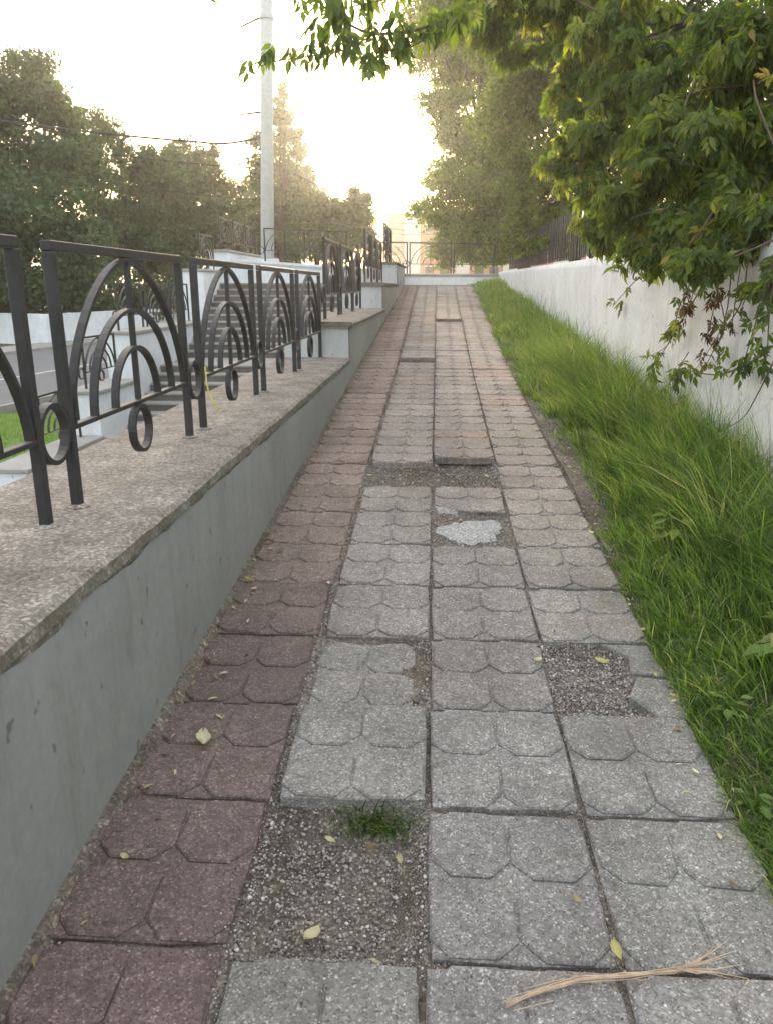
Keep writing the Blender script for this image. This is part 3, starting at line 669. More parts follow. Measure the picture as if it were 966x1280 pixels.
def tree(name, label, base, lobes, n, size, mat, trunk_r, group, kind_='diam', shell=.45, tintf=None, up=.2):
    base = Vector(base); t = empty(name, base); tag(t, label, 'tree', group); random.seed(int(base.x * 97 + base.y * 13) % 9999)
    cen = sum((Vector(l[0]) for l in lobes), Vector()) / len(lobes); g = G()
    limb(g, (0, 0, -.2), (cen - base) * .75, trunk_r, trunk_r * .5, .12, 10)
    obj('trunk', g.mesh('trunk', M['bark'], smooth=True), t)
    for l in lobes[::max(1, len(lobes) // 9)]:
        g = G(); s_ = (cen - base) * random.uniform(.3, .7); limb(g, s_, Vector(l[0]) - base, trunk_r * .42, trunk_r * .1, .2); obj('limb', g.mesh('limb', M['bark'], smooth=True), t)
    lobes = clump(lobes, 20, .24, .46, int(base.y * 10)); P, D, idx = lobe_points(lobes, n, .38); lt = rng.random(len(lobes))[idx]
    ti = np.clip(.4 * lt + .6 * rng.random(n), 0, 1)
    sz_ = size * rng.uniform(.6, 1.3, n); b_ = np.array(base)
    V, F, T = leaf_arrays(P - b_, norm(rng.normal(size=(n, 3)) + np.array([0, 0, -.5])), norm(D + rng.normal(size=(n, 3)) * .7 + np.array([0, 0, up])), sz_, ti, DIAM, DIAM_F)
    kind(obj('crown', mesh_np('crown', V, F, mat, T), t), 'stuff'); return t

# trees across the street (photo x, photo y, depth, radius in photo pixels)
def PL_(x, v, d, rx, rv=None): r = rx * d / FPX; return (at(x, v, d), (r, r, (rv or rx) * d / FPX))
def far_tree(name, label, d, blobs, base_px, n, size, tr, mat='leaf_far', shell=.42):
    lob = [PL_(x, v, d + random.uniform(-1.5, 1.5), rx, rv) for x, v, rx, rv in blobs]; b = at(base_px, 400, d); b.z = -1.46
    return tree(name, label, b, lob, n, size, M[mat], tr, 'trees across the street', shell=shell)
random.seed(3)
far_tree('linden_tree', 'huge dark linden tree filling the left edge above the street wall', 44, [(-20, 120, 70, 60), (40, 105, 45, 45), (70, 140, 40, 40), (20, 190, 90, 70), (80, 215, 50, 55), (30, 270, 85, 60), (95, 290, 42, 60), (-40, 250, 90, 90), (40, 335, 80, 40), (100, 350, 35, 35), (-70, 150, 80, 90), (-60, 330, 80, 60)], 30, 60000, .30, .45)
far_tree('birch_tree', 'thin airy tree with sky showing through right of the huge linden', 52, [(105, 160, 26, 26), (135, 165, 20, 28), (120, 200, 30, 36), (150, 185, 14, 26), (130, 250, 28, 45), (120, 320, 28, 40)], 125, 8000, .30, .22)
far_tree('ash_tree', 'light olive tree in the middle of the row across the street', 56, [(185, 210, 30, 32), (165, 245, 32, 40), (205, 240, 32, 42), (185, 290, 48, 45), (215, 320, 40, 40), (150, 320, 36, 40)], 185, 26000, .32, .3)
far_tree('maple_tree', 'rounded dark tree in the row between the olive one and the pointed one', 64, [(228, 205, 26, 26), (245, 225, 30, 34), (230, 260, 36, 40), (250, 300, 40, 40)], 240, 20000, .34, .3)
far_tree('spruce_tree', 'small pointed conifer like tree left of the pole', 60, [(267, 195, 6, 18), (268, 215, 12, 18), (270, 240, 20, 22), (272, 270, 28, 26), (285, 300, 32, 30)], 268, 8000, .32, .25)
far_tree('poplar_tree', 'tall narrow poplar rising directly behind the pole', 62, [(354, 118, 8, 18), (352, 145, 13, 26), (330, 185, 14, 26), (356, 180, 18, 34), (372, 185, 10, 28), (350, 225, 32, 40), (330, 250, 22, 40), (372, 240, 18, 40), (350, 290, 38, 40)], 350, 20000, .32, .35)
far_tree('willow_tree', 'broad golden backlit tree right of the poplar', 70, [(385, 250, 30, 30), (410, 265, 30, 28), (395, 295, 46, 36), (430, 290, 30, 34), (350, 300, 40, 40)], 400, 22000, .36, .35)
far_tree('alder_tree', 'small glowing tree at the edge of the bright gap', 78, [(446, 248, 14, 16), (458, 260, 12, 22), (440, 275, 22, 26), (455, 295, 18, 26)], 448, 8000, .36, .3)
far_tree('lime_tree', 'dim background tree low between the pole and the olive tree', 75, [(295, 250, 32, 30), (300, 300, 44, 40), (320, 270, 30, 40), (255, 290, 40, 40), (345, 300, 40, 40), (200, 300, 50, 40)], 300, 15000, .4, .3)

for k, (x_, d_, lab) in enumerate([(-10, 48, 'dark shrub under the huge linden behind the street wall, leftmost'), (60, 49, 'dark shrub behind the street wall at the second bush from the left'), (120, 50, 'dark shrub behind the street wall where the linden crown ends'), (175, 52, 'dark shrub behind the street wall under the olive tree'), (230, 54, 'dark shrub behind the street wall right of the olive tree')]):
    b = at(x_, 400, d_); b.z = -1.46
    o = tree('shrub', lab, b, [(b + Vector((random.uniform(-1.6, 1.6), random.uniform(-.5, .8), random.uniform(1.3, 3.2))), (1.5, 1.2, 1.3)) for _ in range(7)], 6500, .26, M['leaf_far'], .08, 'shrubs behind the street wall'); o['category'] = 'shrub'
# trees on the embankment at the right: far, middle, near
random.seed(5)
b = Vector((3.6, 30, 1.4))
tree('bushy_tree', 'bushy pale green tree at the far end right of the bright gap', b, [PL_(x, v, d, rx, rv) for x, v, d, rx, rv in [(560, 130, 30, 40, 50), (590, 60, 31, 62, 50), (575, 200, 29, 50, 45), (560, 255, 28, 42, 45), (600, 250, 28, 45, 50), (575, 300, 28, 40, 40), (620, 310, 28, 34, 34), (550, 60, 30, 38, 40), (560, 5, 31, 48, 40), (630, 200, 29, 46, 60), (640, 120, 30, 50, 60), (620, 30, 31, 60, 60)]], 68000, .17, M['leaf_mid'], .28, 'trees leaning over the white wall', shell=.38)
b = Vector((3.3, 17, 1.4))
tree('maple_tree', 'dark leaning tree in the middle of the row behind the picket fence', b, [PL_(x, v, d, rx, rv) for x, v, d, rx, rv in [(650, 60, 17, 70, 60), (690, 120, 16, 62, 60), (640, 150, 18, 45, 55), (665, 210, 17, 40, 45), (720, 180, 15, 50, 60), (600, 30, 18, 60, 50), (560, 20, 19, 40, 30), (700, 30, 15, 80, 50), (740, 250, 14, 40, 40), (760, 80, 14, 80, 60), (690, 255, 16, 30, 34), (655, 265, 17, 24, 34), (640, 300, 18, 16, 30), (715, 285, 15, 26, 24), (680, 300, 16, 14, 18), (655, 310, 16.5, 18, 14), (700, 305, 14.5, 22, 14), (740, 300, 12.5, 30, 18), (770, 300, 11, 30, 20)]], 78000, .105, M['leaf_mid'], .17, 'trees leaning over the white wall', shell=.42)
b = Vector((5.8, 13.5, 1.35))
tree('maple_tree', 'shaded tree hidden behind the near foliage on the right', b, [PL_(x, v, d, rx, rv) for x, v, d, rx, rv in [(800, 60, 13.5, 110, 90), (900, 40, 13, 110, 90), (830, 190, 13.5, 90, 80), (930, 180, 12.5, 100, 90), (870, 280, 13, 80, 50), (770, 270, 14, 40, 40), (960, 290, 12.5, 80, 60)]], 26000, .13, M['leaf_mid'], .2, 'trees leaning over the white wall')

def box_elder():
    base = Vector((3.3, 6.4, 1.35)); t = empty('box_elder_tree', base); tag(t, 'near leafy tree hanging its yellow green branches over the white wall', 'tree', 'trees leaning over the white wall')
    L = [(940, 50, 5.0, 90, 70), (870, 100, 5.2, 80, 60), (800, 50, 5.8, 80, 60), (740, 25, 6.4, 75, 45), (910, 190, 5.0, 90, 70), (840, 195, 5.4, 75, 55), (775, 150, 5.9, 55, 50), (725, 190, 6.2, 28, 30), (790, 255, 5.6, 55, 45), (865, 270, 5.0, 75, 50), (935, 285, 4.7, 70, 50), (825, 310, 5.3, 40, 24), (1030, 100, 4.8, 110, 110), (1040, 280, 4.6, 90, 80), (735, 235, 6.0, 26, 28), (680, 10, 6.6, 60, 32), (620, -25, 6.4, 60, 38), (960, 345, 4.4, 36, 30), (870, 335, 4.6, 50, 18), (705, 205, 6.4, 24, 40), (760, 290, 6.2, 40, 26), (800, 325, 5.4, 34, 18), (650, 40, 7.0, 55, 40), (720, 110, 6.8, 50, 45)]
    lob = [PL_(*a) for a in L]
    random.seed(9)
    g = G(); limb(g, (0, 0, -.3), (-.1, -.2, 3.4), .17, .09, .1, 10); obj('trunk', g.mesh('trunk', M['bark'], smooth=True), t)
    for l in lob: g = G(); limb(g, Vector((-.05, -.1, random.uniform(.9, 3.0))), Vector(l[0]) - base, .035, .008, .35, 10); obj('limb', g.mesh('limb', M['bark'], smooth=True), t)
    for i in range(46):
        l = random.choice(lob); c_ = Vector(l[0]) - base; d_ = Vector((random.gauss(-.3, 1), random.gauss(-.4, 1), random.gauss(-.2, .6))).normalized()
        g = G(); limb(g, c_, c_ + d_ * l[1][0] * random.uniform(.9, 1.5), .008, .003, .5, 8); obj('twig', g.mesh('twig', M['twig'], smooth=True), t)
    lob = clump(lob, 11, .22, .45, 8); n = 9800; P, D, idx = lobe_points(lob, n, .40)
    lt = rng.random(len(lob))[idx]
    Ps, As, Ns, Ss, Ts = sprays(P, D, rng.uniform(.055, .095, n)); Ts = np.clip(.07 + .58 * Ts + .36 * np.tile(lt, 5), 0, .93)
    hot = rng.random(len(Ps)) < .02; Ts[hot] = rng.uniform(.93, 1, hot.sum())
    Ps -= np.array(base); N_ = len(Ps)
    dist = np.linalg.norm(Ps + np.array(base) - np.array([0, 0, HC]), axis=1); inside = (Ps[:, 1] + base.y > 1) & (rng.random(N_) < .4)
    order = np.argsort(np.where(inside, dist, 99))[:300]; rest = np.setdiff1d(np.arange(N_), order)
    V, F, T = leaf_arrays(Ps[rest], As[rest], Ns[rest], Ss[rest], Ts[rest]); kind(obj('crown', mesh_np('crown', V, F, M['leaf_near'], T), t), 'stuff')
    single = [mesh_np('leaf', LEAFLET, LEAFLET_F, M['leaf_near'], np.full(len(LEAFLET), x)) for x in np.linspace(.05, .9, 9)]
    for i in order:
        a = Vector(norm(As[i])); bb = Vector(np.cross(Ns[i], As[i])).normalized(); nn_ = a.cross(bb) * -1
        nn_ = bb.cross(a) * -1 if False else a.cross(bb)
        o = obj('leaf', single[int(Ts[i] * 8.99)], t); m4 = Matrix((bb, a, nn_ * -1)).transposed(); m4 = m4 if m4.determinant() > 0 else Matrix((bb, a, nn_)).transposed()
        o.rotation_euler = m4.to_euler(); o.location = Ps[i]; o.scale = (Ss[i],) * 3
    return t
box_elder()

def branch_with_leaves(name, label, cat, stems, leafspec, mat, group=None, kidmat=None):
    """stems: list of (points, r0, r1); leafspec: (n per stem, size, down, tint range, from t)"""
    base = Vector(stems[0][0][0]); t = empty(name, base); tag(t, label, cat, group); LP, LD, LS, LT, LM = [], [], [], [], []
    for pts_, r0, r1, spec in stems:
        pts_ = [Vector(p) for p in pts_]; m_ = len(pts_); fine = []
        for i in range(m_ - 1):
            p0, p1, p2, p3 = pts_[max(i - 1, 0)], pts_[i], pts_[i + 1], pts_[min(i + 2, m_ - 1)]
            for k in range(6):
                u = k / 6; fine.append(.5 * ((2 * p1) + (p2 - p0) * u + (2 * p0 - 5 * p1 + 4 * p2 - p3) * u * u + (3 * p1 - p0 - 3 * p2 + p3) * u ** 3))
        fine.append(pts_[-1]); rs = [r0 + (r1 - r0) * i / (len(fine) - 1) for i in range(len(fine))]
        obj('stem', G().tube([p - base for p in fine], rs, 6).mesh('stem', M['twig'], smooth=True), t)
        if spec:
            n, size, down, t0, t1, f0 = spec
            for i in range(n):
                u = f0 + (1 - f0) * random.random(); p = fine[min(len(fine) - 1, int(u * (len(fine) - 1)))]
                LP.append(p - base); LD.append(Vector((random.gauss(0, 1), random.gauss(0, 1), random.gauss(0, .6))).normalized()); LS.append(size * random.uniform(.7, 1.2)); LT.append(random.uniform(t0, t1)); LM.append(down)
    if LP:
        P = np.array(LP); D = np.array(LD); S_ = np.array(LS)
        Ps, As, Ns, Ss, Ts = sprays(P + D * S_[:, None] * .8, D, S_, float(np.mean(LM)), 5, .35); Ts = np.clip(np.tile(np.array(LT), 5) + rng.normal(size=len(Ps)) * .05, 0, 1)
        order = rng.permutation(len(Ps)); rest = order[300:]; order = order[:300]
        if len(rest): V, F, T = leaf_arrays(Ps[rest], As[rest], Ns[rest], Ss[rest], Ts[rest]); kind(obj('foliage', mesh_np('foliage', V, F, M[mat], T), t), 'stuff')
        if len(order):
            shared = [mesh_np('leaf', LEAFLET, LEAFLET_F, M[mat], np.full(len(LEAFLET), x)) for x in np.linspace(.0, 1, 9)]
            for i in order:
                a = Vector(norm(As[i])); bb = Vector(np.cross(Ns[i], As[i])).normalized(); nn_ = bb.cross(a)
                o = obj('leaf', shared[min(8, int(Ts[i] * 8.99))], t); o.rotation_euler = Matrix((bb, a, nn_)).transposed().to_euler(); o.location = Ps[i]; o.scale = (Ss[i],) * 3
    return t
random.seed(31)
d = 4.2
branch_with_leaves('hanging_branch', 'leafy branch reaching in from the top across the pole and bright sky', 'branch',
    [([at(760, -60, 5), at(640, -10, 4.6), at(545, 30, d), at(470, 42, d), at(420, 20, d), at(380, -15, d)], .012, .004, (30, .085, 1.2, .1, .6, .2)),
     ([at(470, 42, d), at(430, 62, d), at(390, 70, d), at(340, 78, d), at(305, 92, d)], .005, .002, (24, .075, 1.2, .05, .5, .1)),
     ([at(545, 30, d), at(500, 60, d), at(465, 66, d), at(440, 80, d)], .005, .002, (16, .08, 1.2, .1, .6, .2)),
     ([at(640, -10, 4.6), at(600, 10, 4.0), at(575, 30, 3.9)], .005, .002, (10, .085, 1.3, .3, .8, .3)),
     ([at(600, -20, 4.4), at(560, 30, 4.3), at(520, 55, 4.2), at(480, 75, 4.2), at(462, 88, 4.2)], .005, .002, (22, .085, 1.3, .05, .6, .15)),
     ([at(580, -30, 4.4), at(500, -5, 4.3), at(430, 12, 4.2), at(400, 40, 4.2)], .005, .002, (22, .085, 1.2, .05, .6, .15)),
     ([at(420, 20, d), at(350, -8, d), at(260, -6, d), at(215, -12, d)], .004, .002, (10, .06, 1.0, .1, .5, .2))], None, 'leaf_near')
X_ = 1.84
q = lambda x, v, X=X_: at_x(x, v, X)
branch_with_leaves('hanging_vine', 'tangle of green stems and leaves dangling in front of the white wall', 'vine',
    [([q(900, 250, 1.7), q(850, 320, 1.6), q(800, 345), q(765, 383)], .008, .003, (16, .075, .9, .2, .8, .1)),
     ([q(905, 300), q(870, 370), q(840, 420), q(815, 470), q(830, 500)], .006, .002, (34, .065, 1.0, .25, .8, .1)),
     ([q(960, 440), q(900, 468), q(850, 463), q(845, 480)], .006, .003, (12, .065, 1.0, .1, .6, .2)),
     ([q(966, 330), q(945, 400), q(930, 450), q(925, 470)], .005, .002, (14, .07, 1.0, .05, .5, .1)),
     ([q(975, 300), q(962, 380), q(958, 440), q(950, 480)], .005, .002, (14, .07, 1.0, .1, .7, .1)),
     ([q(890, 300), q(850, 380), q(835, 430), q(800, 450)], .005, .002, (14, .06, 1.0, .2, .8, .2)),
     ([q(935, 320), q(925, 380), q(900, 420), q(898, 450)], .005, .002, (12, .06, 1.0, .1, .7, .2)),
     ([q(966, 452), q(945, 495), q(925, 525), q(890, 543)], .005, .002, None),
     ([q(860, 440), q(840, 480), q(860, 510)], .004, .002, (12, .055, 1.1, .1, .7, .2)),
     ([q(880, 320), q(905, 400), q(890, 440), q(875, 470)], .005, .002, (6, .05, 1.0, .1, .7, .2))], None, 'leaf_near')
branch_with_leaves('withered_vine', 'bunch of withered brown leaves and twigs hanging below the near tree', 'vine',
    [([q(885, 290, 1.75), q(870, 350, 1.75), q(850, 420, 1.78)], .005, .002, (22, .045, 1.3, 0, .8, .1)),
     ([q(905, 300, 1.75), q(895, 370, 1.75), q(880, 430, 1.78)], .005, .002, (22, .045, 1.3, 0, .8, .1)),
     ([q(915, 310, 1.75), q(905, 400, 1.75), q(870, 460, 1.78)], .005, .002, (8, .045, 1.3, 0, .8, .2)),
     ([q(925, 330, 1.75), q(915, 400, 1.75), q(912, 420, 1.78)], .004, .002, (4, .04, 1.3, 0, .6, .4)),
     ([q(966, 300, 1.7), q(920, 320, 1.7), q(850, 345, 1.7), q(800, 300, 1.7)], .006, .004, None),
     ([q(900, 550, 1.9), q(925, 560, 1.9), q(905, 565, 1.9)], .003, .002, (6, .035, 1.1, 0, .5, .2))], None, 'leaf_dry')
branch_with_leaves('bare_twig', 'pale upright twig with a bright leaf tuft at the right edge', 'twig',
    [([at(985, 220, 4.0), at(960, 165, 4.0), at(945, 125, 4.0), at(941, 100, 4.0)], .006, .004, None), ([at(946, 105, 4.0), at(962, 92, 4.0)], .004, .003, (4, .05, .2, .9, .93, .5))], None, 'leaf_near')

# ------------------------------------------------------------------ soil verge, grass, weeds
def verge_z(x, y): return SL * y - .012 + .05 * np.clip((x - 1.0) / .5, 0, 1) + .04 * (vnoise(x, y, 3, 9) - .5)
kind(obj('verge', grid('verge', np.linspace(.93, 2.0, 28), np.linspace(.3, 25, 240), verge_z, M['soil'])), 'structure')
def blades(P, H, W, LEAN, DIRA, tint, seg=4):
    """arching tapered blades"""
    n = len(P); t = np.linspace(0, 1, seg + 1); dx, dy = np.cos(DIRA), np.sin(DIRA); V = np.zeros((n, (seg + 1) * 2, 3))
    tw = rng.uniform(0, math.pi, n); sx, sy = np.cos(tw), np.sin(tw)
    for k, tt in enumerate(t):
        out = LEAN * tt ** 1.7; up = H * (tt - .32 * np.clip(LEAN / H, 0, 1.4) * tt ** 3)
        c = P + np.stack([dx * out, dy * out, up], 1); ww = W * (1 - tt ** 1.6) * .5 + .0004
        V[:, 2 * k] = c + np.stack([sx * ww, sy * ww, 0 * ww], 1); V[:, 2 * k + 1] = c - np.stack([sx * ww, sy * ww, 0 * ww], 1)
    Fq = np.array([(2 * k, 2 * k + 1, 2 * k + 3, 2 * k + 2) for k in range(seg)]); m_ = (seg + 1) * 2
    F = (Fq[None] + (np.arange(n) * m_)[:, None, None]).reshape(-1, 4)
    return V.reshape(-1, 3), F, np.repeat(tint, m_)
gP, gH, gW, gL, gD, gT = [], [], [], [], [], []
def tussock(cx, cy, n, h, r, w_, lean, t0, bias=math.pi, bk=.8):
    a = rng.uniform(0, 2 * math.pi, n); rr = r * np.sqrt(rng.random(n)); x = cx + rr * np.cos(a); y = cy + rr * np.sin(a)
    ok = (x < 1.93) & (x > .9); x, y, a = x[ok], y[ok], a[ok]; m_ = len(x)
    if not m_: return
    gP.append(np.stack([x, y, verge_z(x, y)], 1)); H = h * rng.uniform(.45, 1.15, m_); gH.append(H); gW.append(w_ * rng.uniform(.6, 1.2, m_)); gL.append(H * lean * rng.uniform(.3, 1.5, m_))
    d = a + rng.normal(0, .5, m_); d = np.where(rng.random(m_) < bk, bias + rng.normal(0, .8, m_), d); gD.append(d)
    t = np.clip(t0 + rng.normal(0, .26, m_), 0, .93); dry = rng.random(m_) < .06; t[dry] = rng.uniform(.95, 1, dry.sum()); gT.append(t)
def edge(y): return .05 * np.sin(y * 2.1) * np.sin(y * .77 + 1) + np.interp(y, [1, 1.6, 2.3, 2.9, 3.4, 4.2, 6, 7.5, 9, 14, 24], [.95, .93, .92, .92, .98, 1.08, 1.18, 1.12, 1.0, 1.06, 1.18])
nt = 0
for i in range(2600):
    y = 1.0 + 23.6 * rng.random() ** 1.7; e = edge(y) + .05 * rng.normal(); x = e + (1.93 - e) * rng.random() ** .85; u = (x - e) / (1.93 - e)
    far = max(1, y / 5); ht = np.interp(y, [1, 2.0, 2.8, 3.6, 6, 10, 16, 24], [.09, .13, .26, .38, .40, .30, .26, .22]) * (.35 + .8 * u ** .7); ht *= rng.uniform(.6, 1.3) * (.55 + .9 * float(vnoise(x, y, 2.3, 29)))
    tussock(x, y, int(22 / far ** .25), ht, .06 + .02 * far, .0076 * far ** .55, .45 if u > .3 else .75, .50 + .13 * rng.normal() + .3 * (float(vnoise(x, y, 1.6, 23)) - .45) + .10 * np.interp(y, [1, 2.5, 5, 10, 20], [.8, .3, .2, 1.2, 2.0]), math.pi, .5)
for i in range(95):      # big arching tussocks
    y = rng.uniform(2.8, 9.5); x = rng.uniform(1.35, 1.85); tussock(x, y, 80, rng.uniform(.40, .62), .06, .008, .75, .5 + .18 * rng.normal(), math.pi * 1.02, .45)
for i in range(70):      # thin seed stems against the wall
    y = rng.uniform(2.5, 16); tussock(rng.uniform(1.7, 1.92), y, 7, rng.uniform(.5, .75), .05, .004, .3, .35, math.pi, .3)
for i in range(1500):     # low fill close to the camera
    y = rng.uniform(1.0, 3.4); x = rng.uniform(edge(y), 1.9); tussock(x, y, 9, .07 * rng.uniform(.6, 1.4), .05, .0055, 1.0, .5)
for i in range(2600):     # short mossy fringe along the slab edge
    y = 1.0 + 22 * rng.random() ** 1.6; x = edge(y) + rng.normal(0, .06) + .01
    if x > .9: tussock(x, y, 9, .05 * rng.uniform(.6, 1.5), .05, .004, .8, .45)
V, F, T = blades(*[np.concatenate(a) for a in (gP, gH, gW, gL, gD, gT)])
kind(obj('grass', mesh_np('grass', V, F, M['grass'], T), None), 'stuff', 'long uncut green grass leaning out from the foot of the white wall')
# tuft in the hole
gP, gH, gW, gL, gD, gT = [], [], [], [], [], []
n = 190; x = np.clip(rng.normal(-.14, .05, n), -.27, -.02); y = 1.93 + rng.normal(0, .016, n); P = np.stack([x, y, bed_z(x, y)], 1); tb = Vector((-.14, 1.92, float(bed_z(-.14, 1.92))))
V, F, T = blades(P - np.array(tb), rng.uniform(.035, .085, n), rng.uniform(.003, .0055, n), rng.uniform(.02, .09, n), rng.uniform(math.pi * .9, math.pi * 2.1, n), np.clip(.3 + rng.normal(0, .25, n), 0, .95))
tag(obj('grass_tuft', mesh_np('grass_tuft', V, F, M['grass'], T), None, tb), 'small green grass tuft growing in the gravel hole under the raised slab', 'grass tuft')
# lawn by the street
n = 26000; s_ = rng.uniform(-16, -1, n); u_ = rng.uniform(.3, 4.6, n); x = PN[0] + RN.x * u_ + RD.x * s_; y = PN[1] + RN.y * u_ + RD.y * s_
V, F, T = blades(np.stack([x, y, x * 0 - 1.34], 1), rng.uniform(.05, .12, n), np.full(n, .012), rng.uniform(.02, .08, n), rng.uniform(0, 6.28, n), rng.random(n), 2)
kind(obj('lawn_grass', mesh_np('lawn_grass', V, F, M['lawn'], T)), 'stuff', 'bright short lawn between the stairs and the street')
# broad leaved weeds
def weed(x, v, name, label, n, size, ht, tint, X=None, dx=.0):
    p = at_ramp(x, v); p.x += dx; p = Vector((p.x, p.y, float(verge_z(p.x, p.y)))); t = empty(name, p); tag(t, label, 'weed')
    shared = [mesh_np('leaf', LEAFLET * np.array([1.5, 1, 1]), LEAFLET_F, M['grass'], np.full(len(LEAFLET), tt)) for tt in (tint, tint + .1, tint + .2)]
    for i in range(n):
        a = random.uniform(0, 6.28); h = ht * random.uniform(.4, 1); r = size * random.uniform(.2, 1.2); tip = Vector((math.cos(a) * r, math.sin(a) * r, h))
        obj('stem', G().tube([(0, 0, 0), tip * .6 + Vector((0, 0, .01)), tip], .0015, 4).mesh('stem', M['lawn']), t)
        o = obj('leaf', random.choice(shared), t, tip); ax = Vector((math.cos(a), math.sin(a), random.uniform(-.5, .2))).normalized(); b_ = Vector((0, 0, 1)).cross(ax).normalized() * -1
        o.rotation_euler = Matrix((b_, ax, b_.cross(ax))).transposed().to_euler(); o.scale = (size * random.uniform(.7, 1.2),) * 3
random.seed(77)
weed(845, 700, 'leafy_weed', 'pale green leafy weed among the grass halfway along the verge', 26, .075, .26, .72)
weed(985, 850, 'leafy_weed', 'light green broad leaved weed at the right edge of the photo', 22, .085, .20, .75, dx=-.02)
weed(800, 640, 'leafy_weed', 'low weed patch at the outer edge of the grass beyond the pale one', 14, .04, .10, .55, dx=-.05)

for x_, v_, lab, n_, sz_ in [(905, 905, 'small broad leaved weed low in the front grass', 12, .04), (760, 600, 'low leafy weed at the dirt strip, beside the cement patch level', 12, .035), (735, 560, 'tiny weed in the dirt strip just beyond the low leafy one', 10, .03), (880, 640, 'taller leafy weed behind the pale one near the wall', 18, .055), (690, 470, 'weed clump at the grass edge beneath the hanging vine', 14, .06), (940, 1010, 'flat weed rosette at the slab edge in the front grass', 12, .035)]:
    weed(x_, v_, 'leafy_weed', lab, n_, sz_, sz_ * 2.6, random.uniform(.5, .75))
# ------------------------------------------------------------------ litter, fallen leaves, dry stalk, ribbon
pts_ = []; n = 820
y = 1.4 + 14 * rng.random(n) ** 1.0; x = -.92 + np.abs(rng.normal(0, .055 + .006 * y, n)); k = rng.random(n) < .42
x = np.where(k, edge(y) + rng.normal(-.03, .07, n), x); hs = rng.random(n) < .22; y = np.where(hs, rng.uniform(3.2, 8, n), y); x = np.where(hs, rng.uniform(.93, 1.2, n), x); hl = rng.random(n) < .14; x = np.where(hl, rng.uniform(-.44, .44, n), x); y = np.where(hl, rng.uniform(5.05, 5.6, n), y)
x = np.clip(x, -.93, 1.5); z = np.where(hl, bed_z(x, y), np.where(x > .95, verge_z(x, y), SL * y)) + .005
V, F, T = leaf_arrays(np.stack([x, y, z], 1), norm(np.stack([rng.normal(size=n), rng.normal(size=n), rng.normal(size=n) * .2], 1)), norm(np.stack([rng.normal(size=n) * .3, rng.normal(size=n) * .3, np.ones(n)], 1)), rng.uniform(.012, .038, n), rng.random(n))
kind(obj('leaf_litter', mesh_np('leaf_litter', V, F, M['leaf_litter'], T)), 'stuff', 'small dry leaf litter gathered at the wall foot, grass edge and hole')
def curled(seed, curl=.35, wd=.5):
    random.seed(seed); nu, nv = 7, 9; V = []; F = []
    for j in range(nv):
        t = j / (nv - 1); wdt = wd * math.sin(math.pi * min(1, t * .93 + .05)) ** .7 * random.uniform(.88, 1.12)
        for i in range(nu):
            u = i / (nu - 1) * 2 - 1; V.append((u * wdt * .5, t - .5, curl * (u * u * .32 + (t - .5) ** 2 * .8) + random.uniform(-.02, .02)))
    for j in range(nv - 1):
        for i in range(nu - 1): a = j * nu + i; F.append((a, a + 1, a + nu + 1, a + nu))
    return np.array(V), np.array(F)
FL = [(254, 928, .055, 20, 'leaf_pale', .9, 0, 'large pale folded leaf on the dark red slabs near the wall'), (157, 1074, .022, 70, 'leaf_pale', .6, 0, 'small yellowish leaf on the red slab close to the grey wall'),
      (390, 1152, .042, 140, 'leaf_pale', .55, -.05, 'crumpled yellow leaf lying in the middle of the gravel hole'), (466, 1193, .028, 80, 'leaf_pale', .95, -.04, 'small pale leaf at the near rim of the gravel hole'),
      (412, 1036, .026, 60, 'leaf_pale', .4, -.045, 'yellow leaf left of the grass tuft in the hole'), (462, 1047, .024, 100, 'leaf_litter', .3, -.045, 'tan curled leaf just below the grass tuft'), (500, 1060, .03, 10, 'leaf_litter', .75, -.045, 'thin tan leaf standing right of the grass tuft'),
      (752, 817, .045, 70, 'leaf_pale', .5, -.045, 'pale yellow leaf at the far side of the right hand hole'), (845, 871, .04, 95, 'leaf_pale', .9, -.005, 'round pale leaf on the broken cement by the grass'), (800, 842, .024, 60, 'leaf_pale', .9, -.04, 'small whitish leaf on the gravel of the right hand hole'),
      (672, 828, .028, 120, 'leaf_pale', .8, .002, 'small whitish leaf on the grey slab left of the right hand hole'), (770, 1192, .042, 8, 'leaf_pale', .25, .002, 'narrow mustard leaf in the joint above the dry stalk'), (720, 1129, .02, 40, 'leaf_litter', .6, .002, 'tiny tan leaf on the grey slab above the dry stalk'),
      (312, 727, .05, 60, 'leaf_pale', .0, .0, 'mustard yellow leaf on the red slabs against the wall foot'), (318, 738, .03, 150, 'leaf_litter', .8, .0, 'small tan leaf just below the mustard one at the wall'), (184, 935, .03, 20, 'leaf_litter', .7, .0, 'tan leaf in the dirt gap under the grey wall'),
      (225, 830, .025, 60, 'leaf_pale', .7, 0, 'little pale leaf by the wall foot above the large folded one'), (411, 729, .022, 20, 'leaf_pale', .95, -.005, 'whitish scrap in the wide joint left of the middle slabs'), (805, 640, .03, 60, 'leaf_pale', .8, 0, 'pale leaf in the dirt at the grass edge, halfway up'),
      (738, 668, .025, 80, 'leaf_pale', .9, .002, 'whitish leaf on the outermost slabs beside the grass'), (462, 590, .03, 90, 'leaf_pale', .8, -.03, 'pale leaf in the shallow hole before the tilted slab'), (560, 588, .03, 60, 'leaf_pale', .6, -.04, 'pale leaf in the deeper hole beyond the cement patch'), (608, 590, .035, 30, 'leaf_pale', .9, -.04, 'pale leaf at the right end of the deeper hole'),
      (880, 858, .03, 80, 'leaf_pale', .95, .02, 'white curled petal like leaf lying in the front grass'), (868, 967, .02, 30, 'leaf_pale', 1, .002, 'tiny white pebble like leaf on the slab by the grass')]
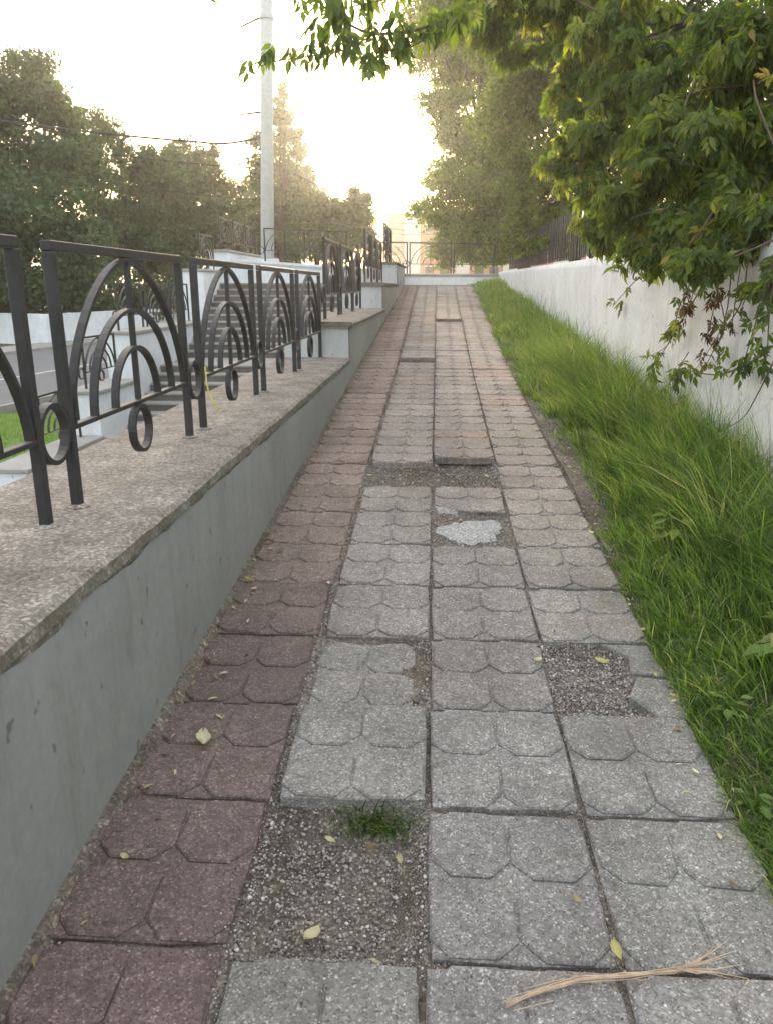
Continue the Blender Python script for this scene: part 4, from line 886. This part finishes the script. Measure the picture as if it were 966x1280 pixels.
for k, (x, v, s, rot, mt, ti, dz, lab) in enumerate(FL):
    p = at_ramp(x, v); p.z += dz + .006; Vv, Ff = curled(k + 5, random.uniform(.3, .8), random.uniform(.45, .75)); Vv = Vv * s * 1.25; Vv[:, 2] -= Vv[:, 2].min()
    o = obj('fallen_leaf', mesh_np('fallen_leaf', Vv, Ff, M[mt], np.full(len(Vv), ti), smooth=True), None, p, (RA, random.uniform(-.25, .25), R(rot))); tag(o, lab, 'leaf', 'fallen leaves on the path')
# dry stalk
def rp(x, v, h=0): p = at_ramp(x, v); p.z += h; return p
sb = rp(780, 1228); ds = empty('dry_stalk', sb); tag(ds, 'frayed straw coloured dry stalk lying across the front slabs', 'stalk'); random.seed(4)
main = [rp(632, 1262, .012), rp(668, 1246, .014), rp(720, 1231, .016), rp(780, 1226, .016), rp(840, 1221, .02), rp(872, 1216, .022)]
for k in range(15):
    off = [Vector((random.gauss(0, .003), random.gauss(0, .0045), random.uniform(-.006, .003))) for _ in main]
    i0 = random.choice((0, 0, 1)); obj('fibre', G().tube([p + o - sb for p, o in zip(main, off)][i0:], [.0009 + .0008 * math.sin(math.pi * i / 5) for i in range(6)][i0:], 5).mesh('fibre', M['straw'], smooth=True), ds)
for e in ((910, 1185), (918, 1196), (905, 1204), (934, 1228), (912, 1228), (890, 1199), (928, 1220), (884, 1230)):
    a = rp(845, 1220, .02); m_ = rp((845 + e[0]) / 2 + 4, (1220 + e[1]) / 2 + 3, .026); b = rp(e[0], e[1], random.uniform(.01, .04)); obj('frayed_tip', G().tube([a - sb, m_ - sb, b - sb], [.0022, .0016, .0006], 5).mesh('frayed_tip', M['straw']), ds)
for e in ((628, 1256), (640, 1268), (655, 1240), (700, 1222), (715, 1221), (636, 1250)):
    a = rp(e[0] + 50, e[1] - 10 if e[0] < 690 else e[1] + 8, .016); b = rp(e[0], e[1], .01); obj('frayed_tip', G().tube([a - sb, b - sb], [.002, .0007], 5).mesh('frayed_tip', M['straw']), ds)
# yellow ribbon on the second panel's post
r0 = at_x(257, 460, FX + .03); g = G(); ps = [at_x(x, v, FX + .03 + dx) - r0 for x, v, dx in ((257, 458, 0), (259, 478, .01), (262, 492, .02), (268, 503, .04), (277, 516, .06))]
vs_ = []
for i, p in enumerate(ps): vs_ += [p + Vector((0, .007, 0)), p - Vector((.003, .007, 0))]
g.add(vs_, [(2 * i, 2 * i + 1, 2 * i + 3, 2 * i + 2) for i in range(len(ps) - 1)])
me = g.mesh('yellow_ribbon', M['ribbon']); o = obj('yellow_ribbon', me, None, r0); md = o.modifiers.new('t', 'SOLIDIFY'); md.thickness = .002
tag(o, 'torn yellow tape tied to a railing post beside the second whole panel', 'tape')

# ------------------------------------------------------------------ warm evening haze in the air
hz = NT('haze'); hz.t.nodes.remove(hz.b)
pvn = hz.n("ShaderNodeVolumePrincipled"); pvn.inputs['Density'].default_value = .0008; pvn.inputs['Color'].default_value = (.97, .95, .91, 1); pvn.inputs['Anisotropy'].default_value = .74
hz.l(pvn.outputs[0], hz.out.inputs[1])
kind(obj('haze', G().box(-160, 120, -60, 215, -2.6, 30).mesh('haze', hz.m)), 'stuff', 'thin golden evening haze')
